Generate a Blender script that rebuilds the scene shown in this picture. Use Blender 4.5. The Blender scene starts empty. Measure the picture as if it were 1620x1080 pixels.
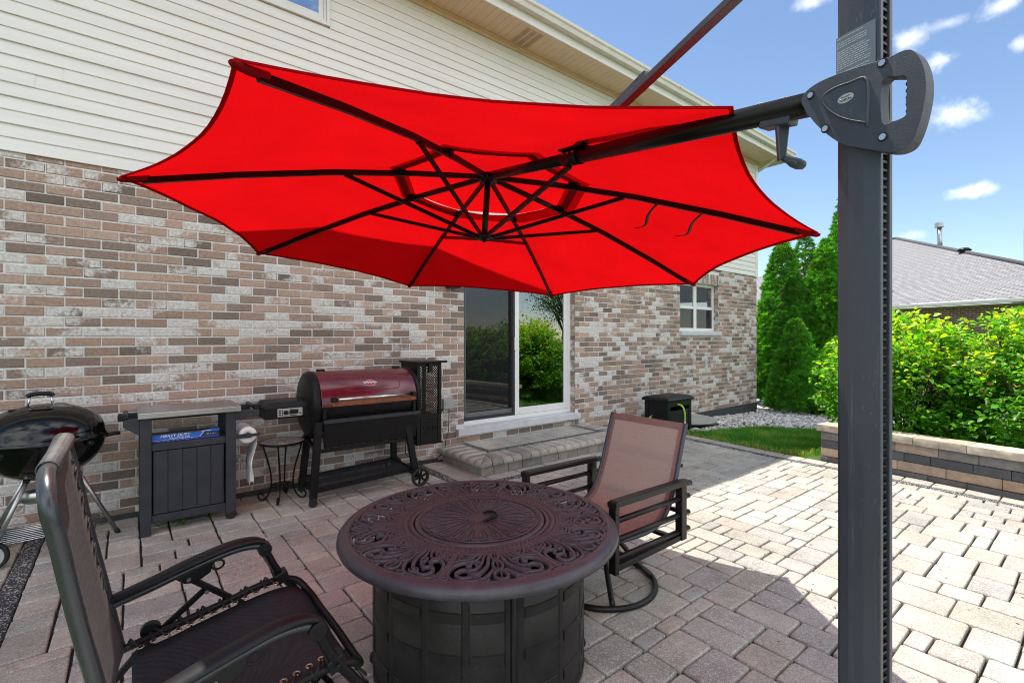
SUN_STR = 3.05; SKY_STR = .077; SKY_AIR = 1.0; SKY_DUST = .0; SKY_OZ = 1.3; CLOUD = 10.; FILL_CLOUD = 12.5; EXPO = 1.28
import bpy, bmesh, math, random
from math import sin, cos, pi, radians, sqrt, atan2
from mathutils import Vector, Matrix, noise as mnoise
sc = bpy.context.scene
COL = sc.collection
V = Vector
rnd = random.Random(11)
U = rnd.uniform

# ---------------------------------------------------------------- helpers
class MB:
    """collects geometry; build() links it as one mesh object"""
    def __init__(s):
        s.v = []; s.f = []; s.sm = []; s.c = []
    def add(s, vs, fs, smooth=False, col=None):
        o = len(s.v)
        s.v.extend([tuple(p) for p in vs])
        for f in fs:
            s.f.append(tuple(i + o for i in f)); s.sm.append(smooth); s.c.append(col)
        return s
    def box(s, x0, y0, z0, x1, y1, z1, col=None, M=None):
        vs = [V((x, y, z)) for z in (z0, z1) for y in (y0, y1) for x in (x0, x1)]
        if M is not None: vs = [M @ p for p in vs]
        return s.add(vs, [(0, 2, 3, 1), (4, 5, 7, 6), (0, 1, 5, 4), (2, 6, 7, 3), (0, 4, 6, 2), (1, 3, 7, 5)], False, col)
    def beam(s, p, q, w, h, up=(0, 0, 1), col=None):
        p = V(p); q = V(q); d = (q - p).normalized(); up = V(up)
        r = d.cross(up)
        if r.length < 1e-5: r = d.cross(V((1, 0, 0)))
        r.normalize(); u = r.cross(d).normalized()
        vs = [a + r * (sx * w / 2) + u * (sy * h / 2) for a in (p, q) for sx, sy in ((-1, -1), (1, -1), (1, 1), (-1, 1))]
        return s.add(vs, [(3, 2, 1, 0), (4, 5, 6, 7), (0, 1, 5, 4), (1, 2, 6, 5), (2, 3, 7, 6), (3, 0, 4, 7)], False, col)
    def tube(s, pts, r, n=8, closed=False, caps=True, col=None, up=None, flat=1.0):
        pts = [V(p) for p in pts]; m = len(pts)
        rs = r if isinstance(r, (list, tuple)) else [r] * m
        ts = []
        for i in range(m):
            a = pts[(i - 1) % m] if (closed or i > 0) else pts[i]
            b = pts[(i + 1) % m] if (closed or i < m - 1) else pts[i]
            t = b - a
            ts.append(t.normalized() if t.length > 1e-9 else V((0, 0, 1)))
        if up is None:
            ref = V((0, 0, 1)) if abs(ts[0].z) < .9 else V((1, 0, 0))
        else: ref = V(up)
        nrm = (ref - ts[0] * ref.dot(ts[0])).normalized()
        vs = []
        for i in range(m):
            t = ts[i]
            if up is not None: nrm = V(up)
            nn = nrm - t * nrm.dot(t)
            if nn.length < 1e-6: nn = t.orthogonal()
            nrm = nn.normalized(); b = t.cross(nrm)
            for k in range(n):
                a = 2 * pi * (k + .5) / n
                vs.append(pts[i] + nrm * (cos(a) * rs[i] * flat) + b * (sin(a) * rs[i]))
        fs = []
        for i in range(m if closed else m - 1):
            j = (i + 1) % m
            for k in range(n):
                l = (k + 1) % n
                fs.append((i * n + k, i * n + l, j * n + l, j * n + k))
        s.add(vs, fs, True, col)
        if caps and not closed:
            o = len(s.v) - len(vs)
            s.f.append(tuple(o + k for k in range(n - 1, -1, -1))); s.sm.append(False); s.c.append(col)
            s.f.append(tuple(o + (m - 1) * n + k for k in range(n))); s.sm.append(False); s.c.append(col)
        return s
    def lathe(s, prof, c=(0, 0, 0), n=32, M=None, smooth=True, col=None):
        c = V(c); vs = []
        for r, z in prof:
            for k in range(n):
                a = 2 * pi * k / n; p = V((r * cos(a), r * sin(a), z))
                vs.append((M @ p if M is not None else p) + c)
        fs = []
        for i in range(len(prof) - 1):
            for k in range(n):
                l = (k + 1) % n
                fs.append((i * n + k, i * n + l, (i + 1) * n + l, (i + 1) * n + k))
        return s.add(vs, fs, smooth, col)
    def disc(s, c, r, ax, h, n=20, col=None):
        """short solid cylinder along axis ax, centred at c"""
        M = V((0, 0, 1)).rotation_difference(V(ax).normalized()).to_matrix()
        return s.lathe([(0.0001, -h / 2), (r, -h / 2), (r, h / 2), (0.0001, h / 2)], c, n, M, False, col)
    def prism(s, poly, o, ex, ey, t, col=None):
        """polygon (2d list) on plane o,ex,ey extruded by vector t"""
        o = V(o); ex = V(ex); ey = V(ey); t = V(t); n = len(poly)
        a = [o + ex * p[0] + ey * p[1] for p in poly]; b = [p + t for p in a]
        fs = [tuple(range(n - 1, -1, -1)), tuple(range(n, 2 * n))]
        fs += [(i, (i + 1) % n, n + (i + 1) % n, n + i) for i in range(n)]
        return s.add(a + b, fs, False, col)
    def grid(s, rows, smooth=True, col=None, close=False):
        n = len(rows[0]); vs = [p for r in rows for p in r]; fs = []
        for i in range(len(rows) - 1):
            for k in range(n if close else n - 1):
                l = (k + 1) % n
                fs.append((i * n + k, i * n + l, (i + 1) * n + l, (i + 1) * n + k))
        return s.add(vs, fs, smooth, col)
    def islands(s):
        par = list(range(len(s.v)))
        def find(i):
            while par[i] != i: par[i] = par[par[i]]; i = par[i]
            return i
        for f in s.f:
            a = find(f[0])
            for i in f[1:]: par[find(i)] = a
        groups = {}
        for k, f in enumerate(s.f): groups.setdefault(find(f[0]), []).append(k)
        out = []
        for ks in groups.values():
            m = MB(); idx = {}
            for k in ks:
                nf = []
                for i in s.f[k]:
                    if i not in idx: idx[i] = len(m.v); m.v.append(s.v[i])
                    nf.append(idx[i])
                m.f.append(tuple(nf)); m.sm.append(s.sm[k]); m.c.append(s.c[k])
            out.append(m)
        return out
    def split(s, name, m, parent=None, **kw):
        """one object per connected piece"""
        return [p.build(name, m, parent, **kw) for p in s.islands()]
    def build(s, name, m, parent=None, bevel=0, seg=2, kind=None, recalc=True, subd=0, solid=0):
        me = bpy.data.meshes.new(name)
        off = V((0, 0, 0))
        if parent is not None: off = V(parent.get('base', (0, 0, 0)))
        me.from_pydata([tuple(V(p) - off) for p in s.v], [], s.f)
        me.polygons.foreach_set('use_smooth', s.sm)
        if any(c is not None for c in s.c):
            at = me.color_attributes.new('Col', 'FLOAT_COLOR', 'CORNER')
            buf = []
            for p, c in zip(me.polygons, s.c):
                c = c or (.5, .5, .5, 0)
                if isinstance(c[0], tuple):
                    for q in c: buf.extend(q)
                    continue
                buf.extend(list(c if len(c) == 4 else (*c, 0)) * p.loop_total)
            at.data.foreach_set('color', buf)
        me.update()
        if recalc:
            bm = bmesh.new(); bm.from_mesh(me)
            bmesh.ops.recalc_face_normals(bm, faces=bm.faces[:]); bm.to_mesh(me); bm.free()
        me.materials.append(m)
        o = bpy.data.objects.new(name, me); COL.objects.link(o)
        if parent is not None:
            o.parent = parent; o['base'] = tuple(off)
        if bevel:
            b = o.modifiers.new('bevel', 'BEVEL'); b.width = bevel; b.segments = seg; b.limit_method = 'ANGLE'; b.angle_limit = radians(40)
        if solid:
            b = o.modifiers.new('solid', 'SOLIDIFY'); b.thickness = solid; b.offset = 0
        if subd:
            b = o.modifiers.new('sub', 'SUBSURF'); b.levels = subd; b.render_levels = subd
        if kind: o['kind'] = kind
        return o

def thing(name, label, cat, loc=(0, 0, 0), group=None):
    o = bpy.data.objects.new(name, None); COL.objects.link(o)
    o.location = loc; o['base'] = tuple(loc); o['label'] = label; o['category'] = cat
    o.empty_display_size = .1
    if group: o['group'] = group
    return o
def tag(o, label, cat, group=None, kind=None):
    o['label'] = label; o['category'] = cat
    if group: o['group'] = group
    if kind: o['kind'] = kind
    return o
def arc(c, r, a0, a1, n, ex=(1, 0, 0), ey=(0, 1, 0)):
    c = V(c); ex = V(ex); ey = V(ey)
    return [c + ex * (r * cos(a0 + (a1 - a0) * i / n)) + ey * (r * sin(a0 + (a1 - a0) * i / n)) for i in range(n + 1)]
def spline(pts, k=6):
    """Catmull-Rom through pts"""
    P = [V(p) for p in pts]; P = [P[0] * 2 - P[1]] + P + [P[-1] * 2 - P[-2]]; out = []
    for i in range(1, len(P) - 2):
        for j in range(k):
            t = j / k; a, b, c, d = P[i - 1], P[i], P[i + 1], P[i + 2]
            out.append(.5 * ((2 * b) + (c - a) * t + (2 * a - 5 * b + 4 * c - d) * t * t + (3 * b - a - 3 * c + d) * t ** 3))
    out.append(P[-2]); return out
def text_mesh(s, txt, o, ex, ey, size, depth, col=None, shear=0, fit=None):
    cu = bpy.data.curves.new('t', 'FONT'); cu.body = txt; cu.size = size; cu.extrude = depth / 2; cu.shear = shear
    ob = bpy.data.objects.new('t', cu); COL.objects.link(ob)
    dg = bpy.context.evaluated_depsgraph_get(); me = bpy.data.meshes.new_from_object(ob.evaluated_get(dg))
    k = 1.0
    if fit:
        xs = [v.co.x for v in me.vertices]; k = fit / (max(xs) - min(xs))
    o = V(o); ex = V(ex).normalized(); ey = V(ey).normalized(); ez = ex.cross(ey)
    s.add([o + ex * v.co.x * k + ey * v.co.y + ez * v.co.z for v in me.vertices], [tuple(p.vertices) for p in me.polygons], False, col)
    bpy.data.objects.remove(ob); bpy.data.curves.remove(cu); bpy.data.meshes.remove(me)

# ---------------------------------------------------------------- materials
def newmat(name):
    m = bpy.data.materials.new(name); m.use_nodes = True
    nt = m.node_tree; nt.nodes.clear()
    return m, nt, nt.nodes, nt.links
def N(nt, typ, **kw):
    n = nt.nodes.new(typ)
    for k, v in kw.items():
        if k in n.inputs: n.inputs[k].default_value = v
        else: setattr(n, k, v)
    return n
def ramp(nt, src, stops):
    r = nt.nodes.new('ShaderNodeValToRGB'); e = r.color_ramp.elements
    while len(e) < len(stops): e.new(.5)
    for i, (p, c) in enumerate(stops):
        e[i].position = p; e[i].color = (*c, 1) if len(c) == 3 else c
    nt.links.new(src, r.inputs['Fac']); return r
def mix(nt, fac, a, b, typ='MIX'):
    m = nt.nodes.new('ShaderNodeMix'); m.data_type = 'RGBA'; m.blend_type = typ
    for s, v in ((m.inputs['Factor'], fac), (m.inputs['A'], a), (m.inputs['B'], b)):
        if hasattr(v, 'is_output'): nt.links.new(v, s)
        elif isinstance(v, (int, float)): s.default_value = v
        else: s.default_value = (*v, 1) if len(v) == 3 else v
    return m.outputs['Result']
def math_(nt, op, a, b=0.0, clamp=False):
    m = nt.nodes.new('ShaderNodeMath'); m.operation = op; m.use_clamp = clamp
    for i, v in enumerate((a, b)):
        if hasattr(v, 'is_output'): nt.links.new(v, m.inputs[i])
        else: m.inputs[i].default_value = v
    return m.outputs[0]
def mrange(nt, v, a, b, c=0., d=1., smooth=True):
    m = nt.nodes.new('ShaderNodeMapRange'); m.clamp = True
    if smooth: m.interpolation_type = 'SMOOTHSTEP'
    nt.links.new(v, m.inputs['Value'])
    for k, x in (('From Min', a), ('From Max', b), ('To Min', c), ('To Max', d)): m.inputs[k].default_value = x
    return m.outputs['Result']

def mat(name, base, rough=.5, *a_, **k_):
    return mat_(name, base, rough, *a_, **k_)
def mat_(name, base, rough=.5, metal=0., var=.12, vscale=9., bump=0., bscale=200., spec=.5, dust=0., coat=0., attr=False, stretch=None, rvar=.08, scratch=0.):
    """general surface: base colour with gentle cloudy variation, fine bump, roughness variation, optional dust specks"""
    m, nt, nd, lk = newmat(name)
    out = N(nt, 'ShaderNodeOutputMaterial'); bs = N(nt, 'ShaderNodeBsdfPrincipled')
    lk.new(bs.outputs[0], out.inputs[0])
    tc = N(nt, 'ShaderNodeTexCoord'); vec = tc.outputs['Object']
    if stretch:
        mp = N(nt, 'ShaderNodeMapping'); mp.inputs['Scale'].default_value = stretch; lk.new(vec, mp.inputs['Vector']); vec = mp.outputs[0]
    n1 = N(nt, 'ShaderNodeTexNoise', Scale=vscale, Detail=5., Roughness=.6); lk.new(vec, n1.inputs['Vector'])
    if attr:
        at = N(nt, 'ShaderNodeAttribute', attribute_name='Col'); basec = at.outputs['Color']
    else: basec = tuple(base)
    f = mrange(nt, n1.outputs['Fac'], .3, .7, 1 - var, 1 + var, False)
    hsv = N(nt, 'ShaderNodeHueSaturation'); lk.new(f, hsv.inputs['Value'])
    if attr: lk.new(basec, hsv.inputs['Color'])
    else: hsv.inputs['Color'].default_value = (*base, 1)
    c = hsv.outputs[0]
    if dust:
        n3 = N(nt, 'ShaderNodeTexNoise', Scale=140., Detail=3., Roughness=.7); lk.new(vec, n3.inputs['Vector'])
        n4 = N(nt, 'ShaderNodeTexNoise', Scale=5., Detail=4.); lk.new(vec, n4.inputs['Vector'])
        d = math_(nt, 'MULTIPLY', mrange(nt, n3.outputs['Fac'], .58, .72), mrange(nt, n4.outputs['Fac'], .45, .7, 0, dust))
        c = mix(nt, d, c, (.42, .40, .37))
    if scratch:
        mp2 = N(nt, 'ShaderNodeMapping'); mp2.inputs['Scale'].default_value = (55, 55, 2.2); lk.new(tc.outputs['Object'], mp2.inputs['Vector'])
        n6 = N(nt, 'ShaderNodeTexNoise', Scale=1.6, Detail=6., Roughness=.72); lk.new(mp2.outputs[0], n6.inputs['Vector'])
        n7 = N(nt, 'ShaderNodeTexNoise', Scale=3.2, Detail=3.); lk.new(tc.outputs['Object'], n7.inputs['Vector'])
        d2 = math_(nt, 'MULTIPLY', mrange(nt, n6.outputs['Fac'], .56, .74), mrange(nt, n7.outputs['Fac'], .42, .62, .1, scratch))
        c = mix(nt, d2, c, (.34, .35, .36))
    lk.new(c, bs.inputs['Base Color'])
    r = mrange(nt, n1.outputs['Fac'], .3, .7, rough - rvar, rough + rvar, False); lk.new(r, bs.inputs['Roughness'])
    bs.inputs['Metallic'].default_value = metal
    bs.inputs['Specular IOR Level'].default_value = spec
    if coat: bs.inputs['Coat Weight'].default_value = coat; bs.inputs['Coat Roughness'].default_value = .12
    if bump:
        n2 = N(nt, 'ShaderNodeTexNoise', Scale=bscale, Detail=4., Roughness=.6); lk.new(tc.outputs['Object'], n2.inputs['Vector'])
        b = N(nt, 'ShaderNodeBump', Strength=bump, Distance=.003); lk.new(n2.outputs['Fac'], b.inputs['Height'])
        lk.new(b.outputs[0], bs.inputs['Normal'])
    return m

M = {}
def setup_mats():
    M['steel'] = mat('brushed_steel', (.46, .46, .47), .3, 1., .08, 30., .08, 300., stretch=(.15, 6, 6))
    M['chrome'] = mat('chrome', (.62, .62, .63), .16, 1., .05)
    M['alu'] = mat('dull_aluminium', (.45, .46, .47), .38, 1., .1, 20.)
    M['blackplastic'] = mat('black_plastic', (.007, .0075, .009), .38, 0, .25, 14., .08, 260., spec=.28, dust=.10)
    M['greyplastic'] = mat('graphite_resin', (.030, .034, .042), .5, 0, .14, 10., .12, 240., spec=.3, dust=.2)
    M['blackmetal'] = mat('black_powder_coat', (.006, .0063, .0075), .42, 0, .25, 12., .12, 420., spec=.22, dust=.10)
    M['blackgloss'] = mat('black_enamel', (.003, .003, .004), .09, 0, .1, 6., spec=.42, rvar=.02)
    M['bronze'] = mat('dark_bronze_cast', (.062, .056, .069), .36, .12, .22, 16., .25, 160., spec=.4)
    M['bronzeframe'] = mat('dark_bronze_frame', (.010, .0088, .0090), .36, .1, .18, 12., .12, 300., spec=.35)
    M['drum'] = mat('drum_metal', (.022, .0215, .021), .38, .15, .22, 9., .2, 200., spec=.25, dust=.12)
    M['pole'] = mat('anthracite_pole', (.062, .071, .088), .40, .15, .16, 4., .12, 420., spec=.4, dust=.35, stretch=(1, 1, .35), scratch=.32)
    M['handleplate'] = mat('anthracite_plate', (.050, .059, .078), .48, .0, .16, 8., .3, 420., spec=.35, dust=.3, scratch=.18)
    M['umbframe'] = mat('umbrella_frame', (.004, .004, .005), .36, .0, .15, 9., .1, 300., spec=.25)
    M['whitetrim'] = mat('white_trim', (.74, .735, .725), .45, 0, .05, 5., .05, 90.)
    M['sill'] = mat('limestone_sill', (.55, .56, .58), .75, 0, .08, 12., .2, 150.)
    M['siding'] = mat('cream_siding', (.74, .735, .705), .55, 0, .07, 2.2, .12, 70., stretch=(.25, 1, 5))
    M['soffit'] = mat('tan_soffit', (.62, .47, .31), .5, 0, .05, 5., .05, 100.)
    M['gutter'] = mat('gutter_white', (.64, .62, .56), .42, 0, .08, 6., .04, 60.)
    M['ventslot'] = mat('soffit_slot', (.40, .29, .185), .7)
    M['rollend'] = mat('paper_roll_end', (.72, .66, .57), .9, 0, .04, 60., .3, 200.)  # paper towel again, cream: the end face's different light put into colour
    M['foundation'] = mat('foundation_dark', (.045, .048, .052), .85, 0, .3, 10., .5, 60.)
    M['concrete'] = mat('concrete', (.36, .36, .33), .85, 0, .15, 10., .4, 120.)
    M['chairtube'] = mat('grey_steel_tube', (.055, .060, .068), .27, .45, .08, 8.)
    M['rubber'] = mat('rubber', (.008, .008, .009), .65, 0, .2, 12., .1, 200.)
    M['hose'] = mat('lime_hose', (.36, .62, .05), .4, 0, .08)
    M['paper'] = mat('paper_towel', (.78, .78, .79), .9, 0, .03, 20., .25, 180.)
    M['cardboard'] = mat('cardboard', (.42, .30, .19), .9)
    M['foilblue'] = mat('foil_box_print', (.02, .16, .62), .35, 0, .05, attr=True)
    M['hood'] = mat('maroon_enamel', (.120, .010, .022), .27, .1, .14, 5., .05, 120., coat=.35)
    M['rust'] = mat('rusty_steel', (.26, .085, .04), .65, .2, .35, 22., .3, 160.)
    M['wallblock'] = mat('split_stone_block', (.35, .27, .2), .9, 0, .22, 16., .9, 55., attr=True)
    M['badge'] = mat('printed_badge', (.5, .5, .5), .35, 0, .05, attr=True)
    M['mosaic'] = mat('mosaic_tile', (.4, .4, .4), .4, 0, .12, 40., .2, 90., attr=True)
    M['bark'] = mat('bark', (.10, .070, .048), .9, 0, .3, 30., .7, 60.)
    M['roof'] = None
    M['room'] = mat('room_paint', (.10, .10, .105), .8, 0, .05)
    M['blind_backing'] = mat('window_blind', (.55, .57, .60), .7, 0, .05, stretch=(1, 1, 40))
    M['eyelet'] = mat('brass_eyelet', (.62, .56, .42), .35, 1., .05)
    M['screw'] = mat('zinc_screw', (.55, .56, .58), .32, 1., .05)
    M['stone'] = mat('river_rock', (.4, .39, .39), .8, 0, .15, 30., .3, 90., attr=True)
    M['paleplastic'] = mat('weathered_grey_plastic', (.36, .37, .37), .5, 0, .1)
    M['lampglass'] = mat('lantern_glass', (.25, .28, .3), .12, 0, .05)

    # brick: colour + whitewash amount in the attribute's alpha
    m, nt, nd, lk = newmat('tumbled_brick')
    out = N(nt, 'ShaderNodeOutputMaterial'); bs = N(nt, 'ShaderNodeBsdfPrincipled', Roughness=.88); lk.new(bs.outputs[0], out.inputs[0])
    bs.inputs['Specular IOR Level'].default_value = .25
    at = N(nt, 'ShaderNodeAttribute', attribute_name='Col'); tc = N(nt, 'ShaderNodeTexCoord')
    n1 = N(nt, 'ShaderNodeTexNoise', Scale=13., Detail=6., Roughness=.65); lk.new(tc.outputs['Object'], n1.inputs['Vector'])
    n2 = N(nt, 'ShaderNodeTexNoise', Scale=48., Detail=6., Roughness=.68); lk.new(tc.outputs['Object'], n2.inputs['Vector'])
    n3 = N(nt, 'ShaderNodeTexNoise', Scale=340., Detail=2.); lk.new(tc.outputs['Object'], n3.inputs['Vector'])
    f = mrange(nt, n2.outputs['Fac'], .3, .7, .72, 1.24, False)
    hs = N(nt, 'ShaderNodeHueSaturation'); lk.new(f, hs.inputs['Value']); lk.new(at.outputs['Color'], hs.inputs['Color'])
    s = math_(nt, 'ADD', n1.outputs['Fac'], math_(nt, 'MULTIPLY', math_(nt, 'SUBTRACT', n2.outputs['Fac'], .5), .55))
    s = math_(nt, 'ADD', s, at.outputs['Alpha'])
    w = mrange(nt, s, .90, 1.24)
    wc = mix(nt, mrange(nt, n2.outputs['Fac'], .35, .65), (.46, .435, .41), (.68, .655, .625))
    c = mix(nt, w, hs.outputs[0], wc)
    sp = mrange(nt, n3.outputs['Fac'], .64, .72, 0, .35)
    c = mix(nt, sp, c, (.07, .06, .055))
    lk.new(c, bs.inputs['Base Color'])
    hh = math_(nt, 'ADD', n2.outputs['Fac'], math_(nt, 'MULTIPLY', n3.outputs['Fac'], .4))
    b = N(nt, 'ShaderNodeBump', Strength=.7, Distance=.004); lk.new(hh, b.inputs['Height']); lk.new(b.outputs[0], bs.inputs['Normal'])
    M['brick'] = m
    M['mortar'] = mat('mortar', (.67, .665, .655), .95, 0, .12, 40., .6, 130.)

    # pavers: colour attribute, alpha = exposed aggregate amount
    m, nt, nd, lk = newmat('concrete_paver')
    out = N(nt, 'ShaderNodeOutputMaterial'); bs = N(nt, 'ShaderNodeBsdfPrincipled', Roughness=.85); lk.new(bs.outputs[0], out.inputs[0])
    bs.inputs['Specular IOR Level'].default_value = .35
    at = N(nt, 'ShaderNodeAttribute', attribute_name='Col'); tc = N(nt, 'ShaderNodeTexCoord')
    n1 = N(nt, 'ShaderNodeTexNoise', Scale=5., Detail=6., Roughness=.6); lk.new(tc.outputs['Object'], n1.inputs['Vector'])
    n2 = N(nt, 'ShaderNodeTexNoise', Scale=150., Detail=4., Roughness=.75); lk.new(tc.outputs['Object'], n2.inputs['Vector'])
    vo = N(nt, 'ShaderNodeTexVoronoi', Scale=170.); lk.new(tc.outputs['Object'], vo.inputs['Vector'])
    n4 = N(nt, 'ShaderNodeTexNoise', Scale=36., Detail=4., Roughness=.65); lk.new(tc.outputs['Object'], n4.inputs['Vector'])
    n8 = N(nt, 'ShaderNodeTexNoise', Scale=1.3, Detail=5., Roughness=.6); lk.new(tc.outputs['Object'], n8.inputs['Vector'])
    f = math_(nt, 'MULTIPLY', mrange(nt, n1.outputs['Fac'], .3, .7, .82, 1.16, False), mrange(nt, n2.outputs['Fac'], .32, .68, .58, 1.42, False))
    f = math_(nt, 'MULTIPLY', f, mrange(nt, n4.outputs['Fac'], .3, .7, .88, 1.1, False))
    f = math_(nt, 'MULTIPLY', f, mrange(nt, n8.outputs['Fac'], .32, .62, .80, 1.05))
    hs = N(nt, 'ShaderNodeHueSaturation'); lk.new(f, hs.inputs['Value']); lk.new(at.outputs['Color'], hs.inputs['Color'])
    vs_ = N(nt, 'ShaderNodeSeparateColor'); lk.new(vo.outputs['Color'], vs_.inputs[0])
    sp = math_(nt, 'MULTIPLY', mrange(nt, vs_.outputs[0], .78, .86), at.outputs['Alpha'])
    c = mix(nt, sp, hs.outputs[0], (.60, .575, .54))
    pit = mrange(nt, n2.outputs['Fac'], .66, .74, 0, .5)
    c = mix(nt, pit, c, (.09, .08, .07))
    lk.new(c, bs.inputs['Base Color'])
    hh = math_(nt, 'ADD', math_(nt, 'MULTIPLY', n2.outputs['Fac'], .5), n4.outputs['Fac'])
    b = N(nt, 'ShaderNodeBump', Strength=.55, Distance=.004); lk.new(hh, b.inputs['Height']); lk.new(b.outputs[0], bs.inputs['Normal'])
    M['paver'] = m
    M['jointsand'] = mat('joint_sand', (.034, .024, .017), .95, 0, .5, 14., .8, 120.)
    M['soil'] = mat('soil_mulch', (.085, .055, .038), .95, 0, .4, 20., 1., 60.)
    M['turf'] = mat('turf_ground', (.055, .095, .022), .95, 0, .4, 3., .8, 60.)

    # umbrella cloth: lets red light through
    def cloth(name, dcol, tcol, fac, wscale=900., bump=.15):
        m, nt, nd, lk = newmat(name)
        out = N(nt, 'ShaderNodeOutputMaterial'); d = N(nt, 'ShaderNodeBsdfDiffuse'); t = N(nt, 'ShaderNodeBsdfTranslucent')
        tc = N(nt, 'ShaderNodeTexCoord')
        n1 = N(nt, 'ShaderNodeTexNoise', Scale=3., Detail=5.); lk.new(tc.outputs['Object'], n1.inputs['Vector'])
        f = mrange(nt, n1.outputs['Fac'], .3, .7, .92, 1.06, False)
        for nodeb, cc in ((d, dcol), (t, tcol)):
            hs = N(nt, 'ShaderNodeHueSaturation'); lk.new(f, hs.inputs['Value']); hs.inputs['Color'].default_value = (*cc, 1)
            lk.new(hs.outputs[0], nodeb.inputs['Color'])
        n2 = N(nt, 'ShaderNodeTexNoise', Scale=wscale, Detail=2.); lk.new(tc.outputs['Object'], n2.inputs['Vector'])
        n3 = N(nt, 'ShaderNodeTexNoise', Scale=9., Detail=3.); lk.new(tc.outputs['Object'], n3.inputs['Vector'])
        b = N(nt, 'ShaderNodeBump', Strength=bump, Distance=.002)
        lk.new(math_(nt, 'ADD', n2.outputs['Fac'], math_(nt, 'MULTIPLY', n3.outputs['Fac'], 6.)), b.inputs['Height'])
        lk.new(b.outputs[0], d.inputs['Normal']); lk.new(b.outputs[0], t.inputs['Normal'])
        mx = N(nt, 'ShaderNodeMixShader', Fac=fac); lk.new(d.outputs[0], mx.inputs[1]); lk.new(t.outputs[0], mx.inputs[2])
        lk.new(mx.outputs[0], out.inputs[0]); return m
    M['canopy'] = cloth('red_canopy_cloth', (.66, .0012, .0025), (.62, .004, .006), .40, bump=.45)
    M['hem'] = cloth('red_hem_cloth', (.30, .003, .006), (.30, .004, .006), .28)
    M['pocket'] = cloth('dark_red_pocket', (.24, .010, .016), (.26, .006, .010), .2)

    # woven sling fabrics
    def sling(name, c1, c2, tl, scale=420., tcol=None):
        m, nt, nd, lk = newmat(name)
        out = N(nt, 'ShaderNodeOutputMaterial'); d = N(nt, 'ShaderNodeBsdfPrincipled', Roughness=.7); t = N(nt, 'ShaderNodeBsdfTranslucent')
        tc = N(nt, 'ShaderNodeTexCoord')
        w1 = N(nt, 'ShaderNodeTexWave', Scale=scale / 6.3, Distortion=2., Detail=2.); w1.bands_direction = 'Y'
        w2 = N(nt, 'ShaderNodeTexWave', Scale=scale / 6.3, Distortion=2., Detail=2.); w2.bands_direction = 'Z'
        n = N(nt, 'ShaderNodeTexNoise', Scale=120., Detail=3.)
        mp = N(nt, 'ShaderNodeMapping'); mp.inputs['Scale'].default_value = (.25, .25, 2.2); lk.new(tc.outputs['Object'], mp.inputs['Vector'])
        n5 = N(nt, 'ShaderNodeTexNoise', Scale=70., Detail=4.); lk.new(mp.outputs[0], n5.inputs['Vector'])
        for x in (w1, w2, n): lk.new(tc.outputs['Object'], x.inputs['Vector'])
        h = math_(nt, 'MULTIPLY', math_(nt, 'ADD', w1.outputs['Fac'], w2.outputs['Fac']), .5)
        f = math_(nt, 'ADD', math_(nt, 'MULTIPLY', h, .4), math_(nt, 'ADD', math_(nt, 'MULTIPLY', n.outputs['Fac'], .4), math_(nt, 'MULTIPLY', n5.outputs['Fac'], .5)))
        c = mix(nt, mrange(nt, f, .4, .9, 0, 1, False), c1, c2)
        lk.new(c, d.inputs['Base Color'])
        if tcol: t.inputs['Color'].default_value = (*tcol, 1)
        else: lk.new(c, t.inputs['Color'])
        b = N(nt, 'ShaderNodeBump', Strength=.35, Distance=.001); lk.new(h, b.inputs['Height']); lk.new(b.outputs[0], d.inputs['Normal'])
        mx = N(nt, 'ShaderNodeMixShader', Fac=tl); lk.new(d.outputs[0], mx.inputs[1]); lk.new(t.outputs[0], mx.inputs[2])
        lk.new(mx.outputs[0], out.inputs[0]); return m
    M['sling'] = sling('brown_sling', (.30, .225, .205), (.50, .41, .375), .40, tcol=(.50, .42, .39))
    M['sunlit_sling'] = sling('sunlit_black_sling', (.030, .030, .031), (.12, .12, .118), .03, 500.)  # black sling again, lighter: sunlight on the weave put into the colour
    M['slinghem'] = sling('brown_sling_hem', (.20, .145, .135), (.36, .28, .26), .15)
    M['blacksling'] = sling('black_sling', (.004, .006, .009), (.020, .030, .040), .01, 500.)

    # leaves: colour attribute + translucency
    def leafmat(name, tl, rough):
        m, nt, nd, lk = newmat(name)
        out = N(nt, 'ShaderNodeOutputMaterial'); d = N(nt, 'ShaderNodeBsdfPrincipled', Roughness=rough); t = N(nt, 'ShaderNodeBsdfTranslucent')
        d.inputs['Specular IOR Level'].default_value = .35
        at = N(nt, 'ShaderNodeAttribute', attribute_name='Col')
        lk.new(at.outputs['Color'], d.inputs['Base Color'])
        tcx = mix(nt, 1., at.outputs['Color'], (1.7, 1.8, .55), 'MULTIPLY'); lk.new(tcx, t.inputs['Color'])
        mx = N(nt, 'ShaderNodeMixShader', Fac=tl); lk.new(d.outputs[0], mx.inputs[1]); lk.new(t.outputs[0], mx.inputs[2])
        lk.new(mx.outputs[0], out.inputs[0]); return m
    M['leaf'] = leafmat('shrub_leaf', .42, .38)
    M['thuja'] = leafmat('thuja_spray', .42, .6)
    M['grass'] = leafmat('grass_blade', .4, .5)

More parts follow.
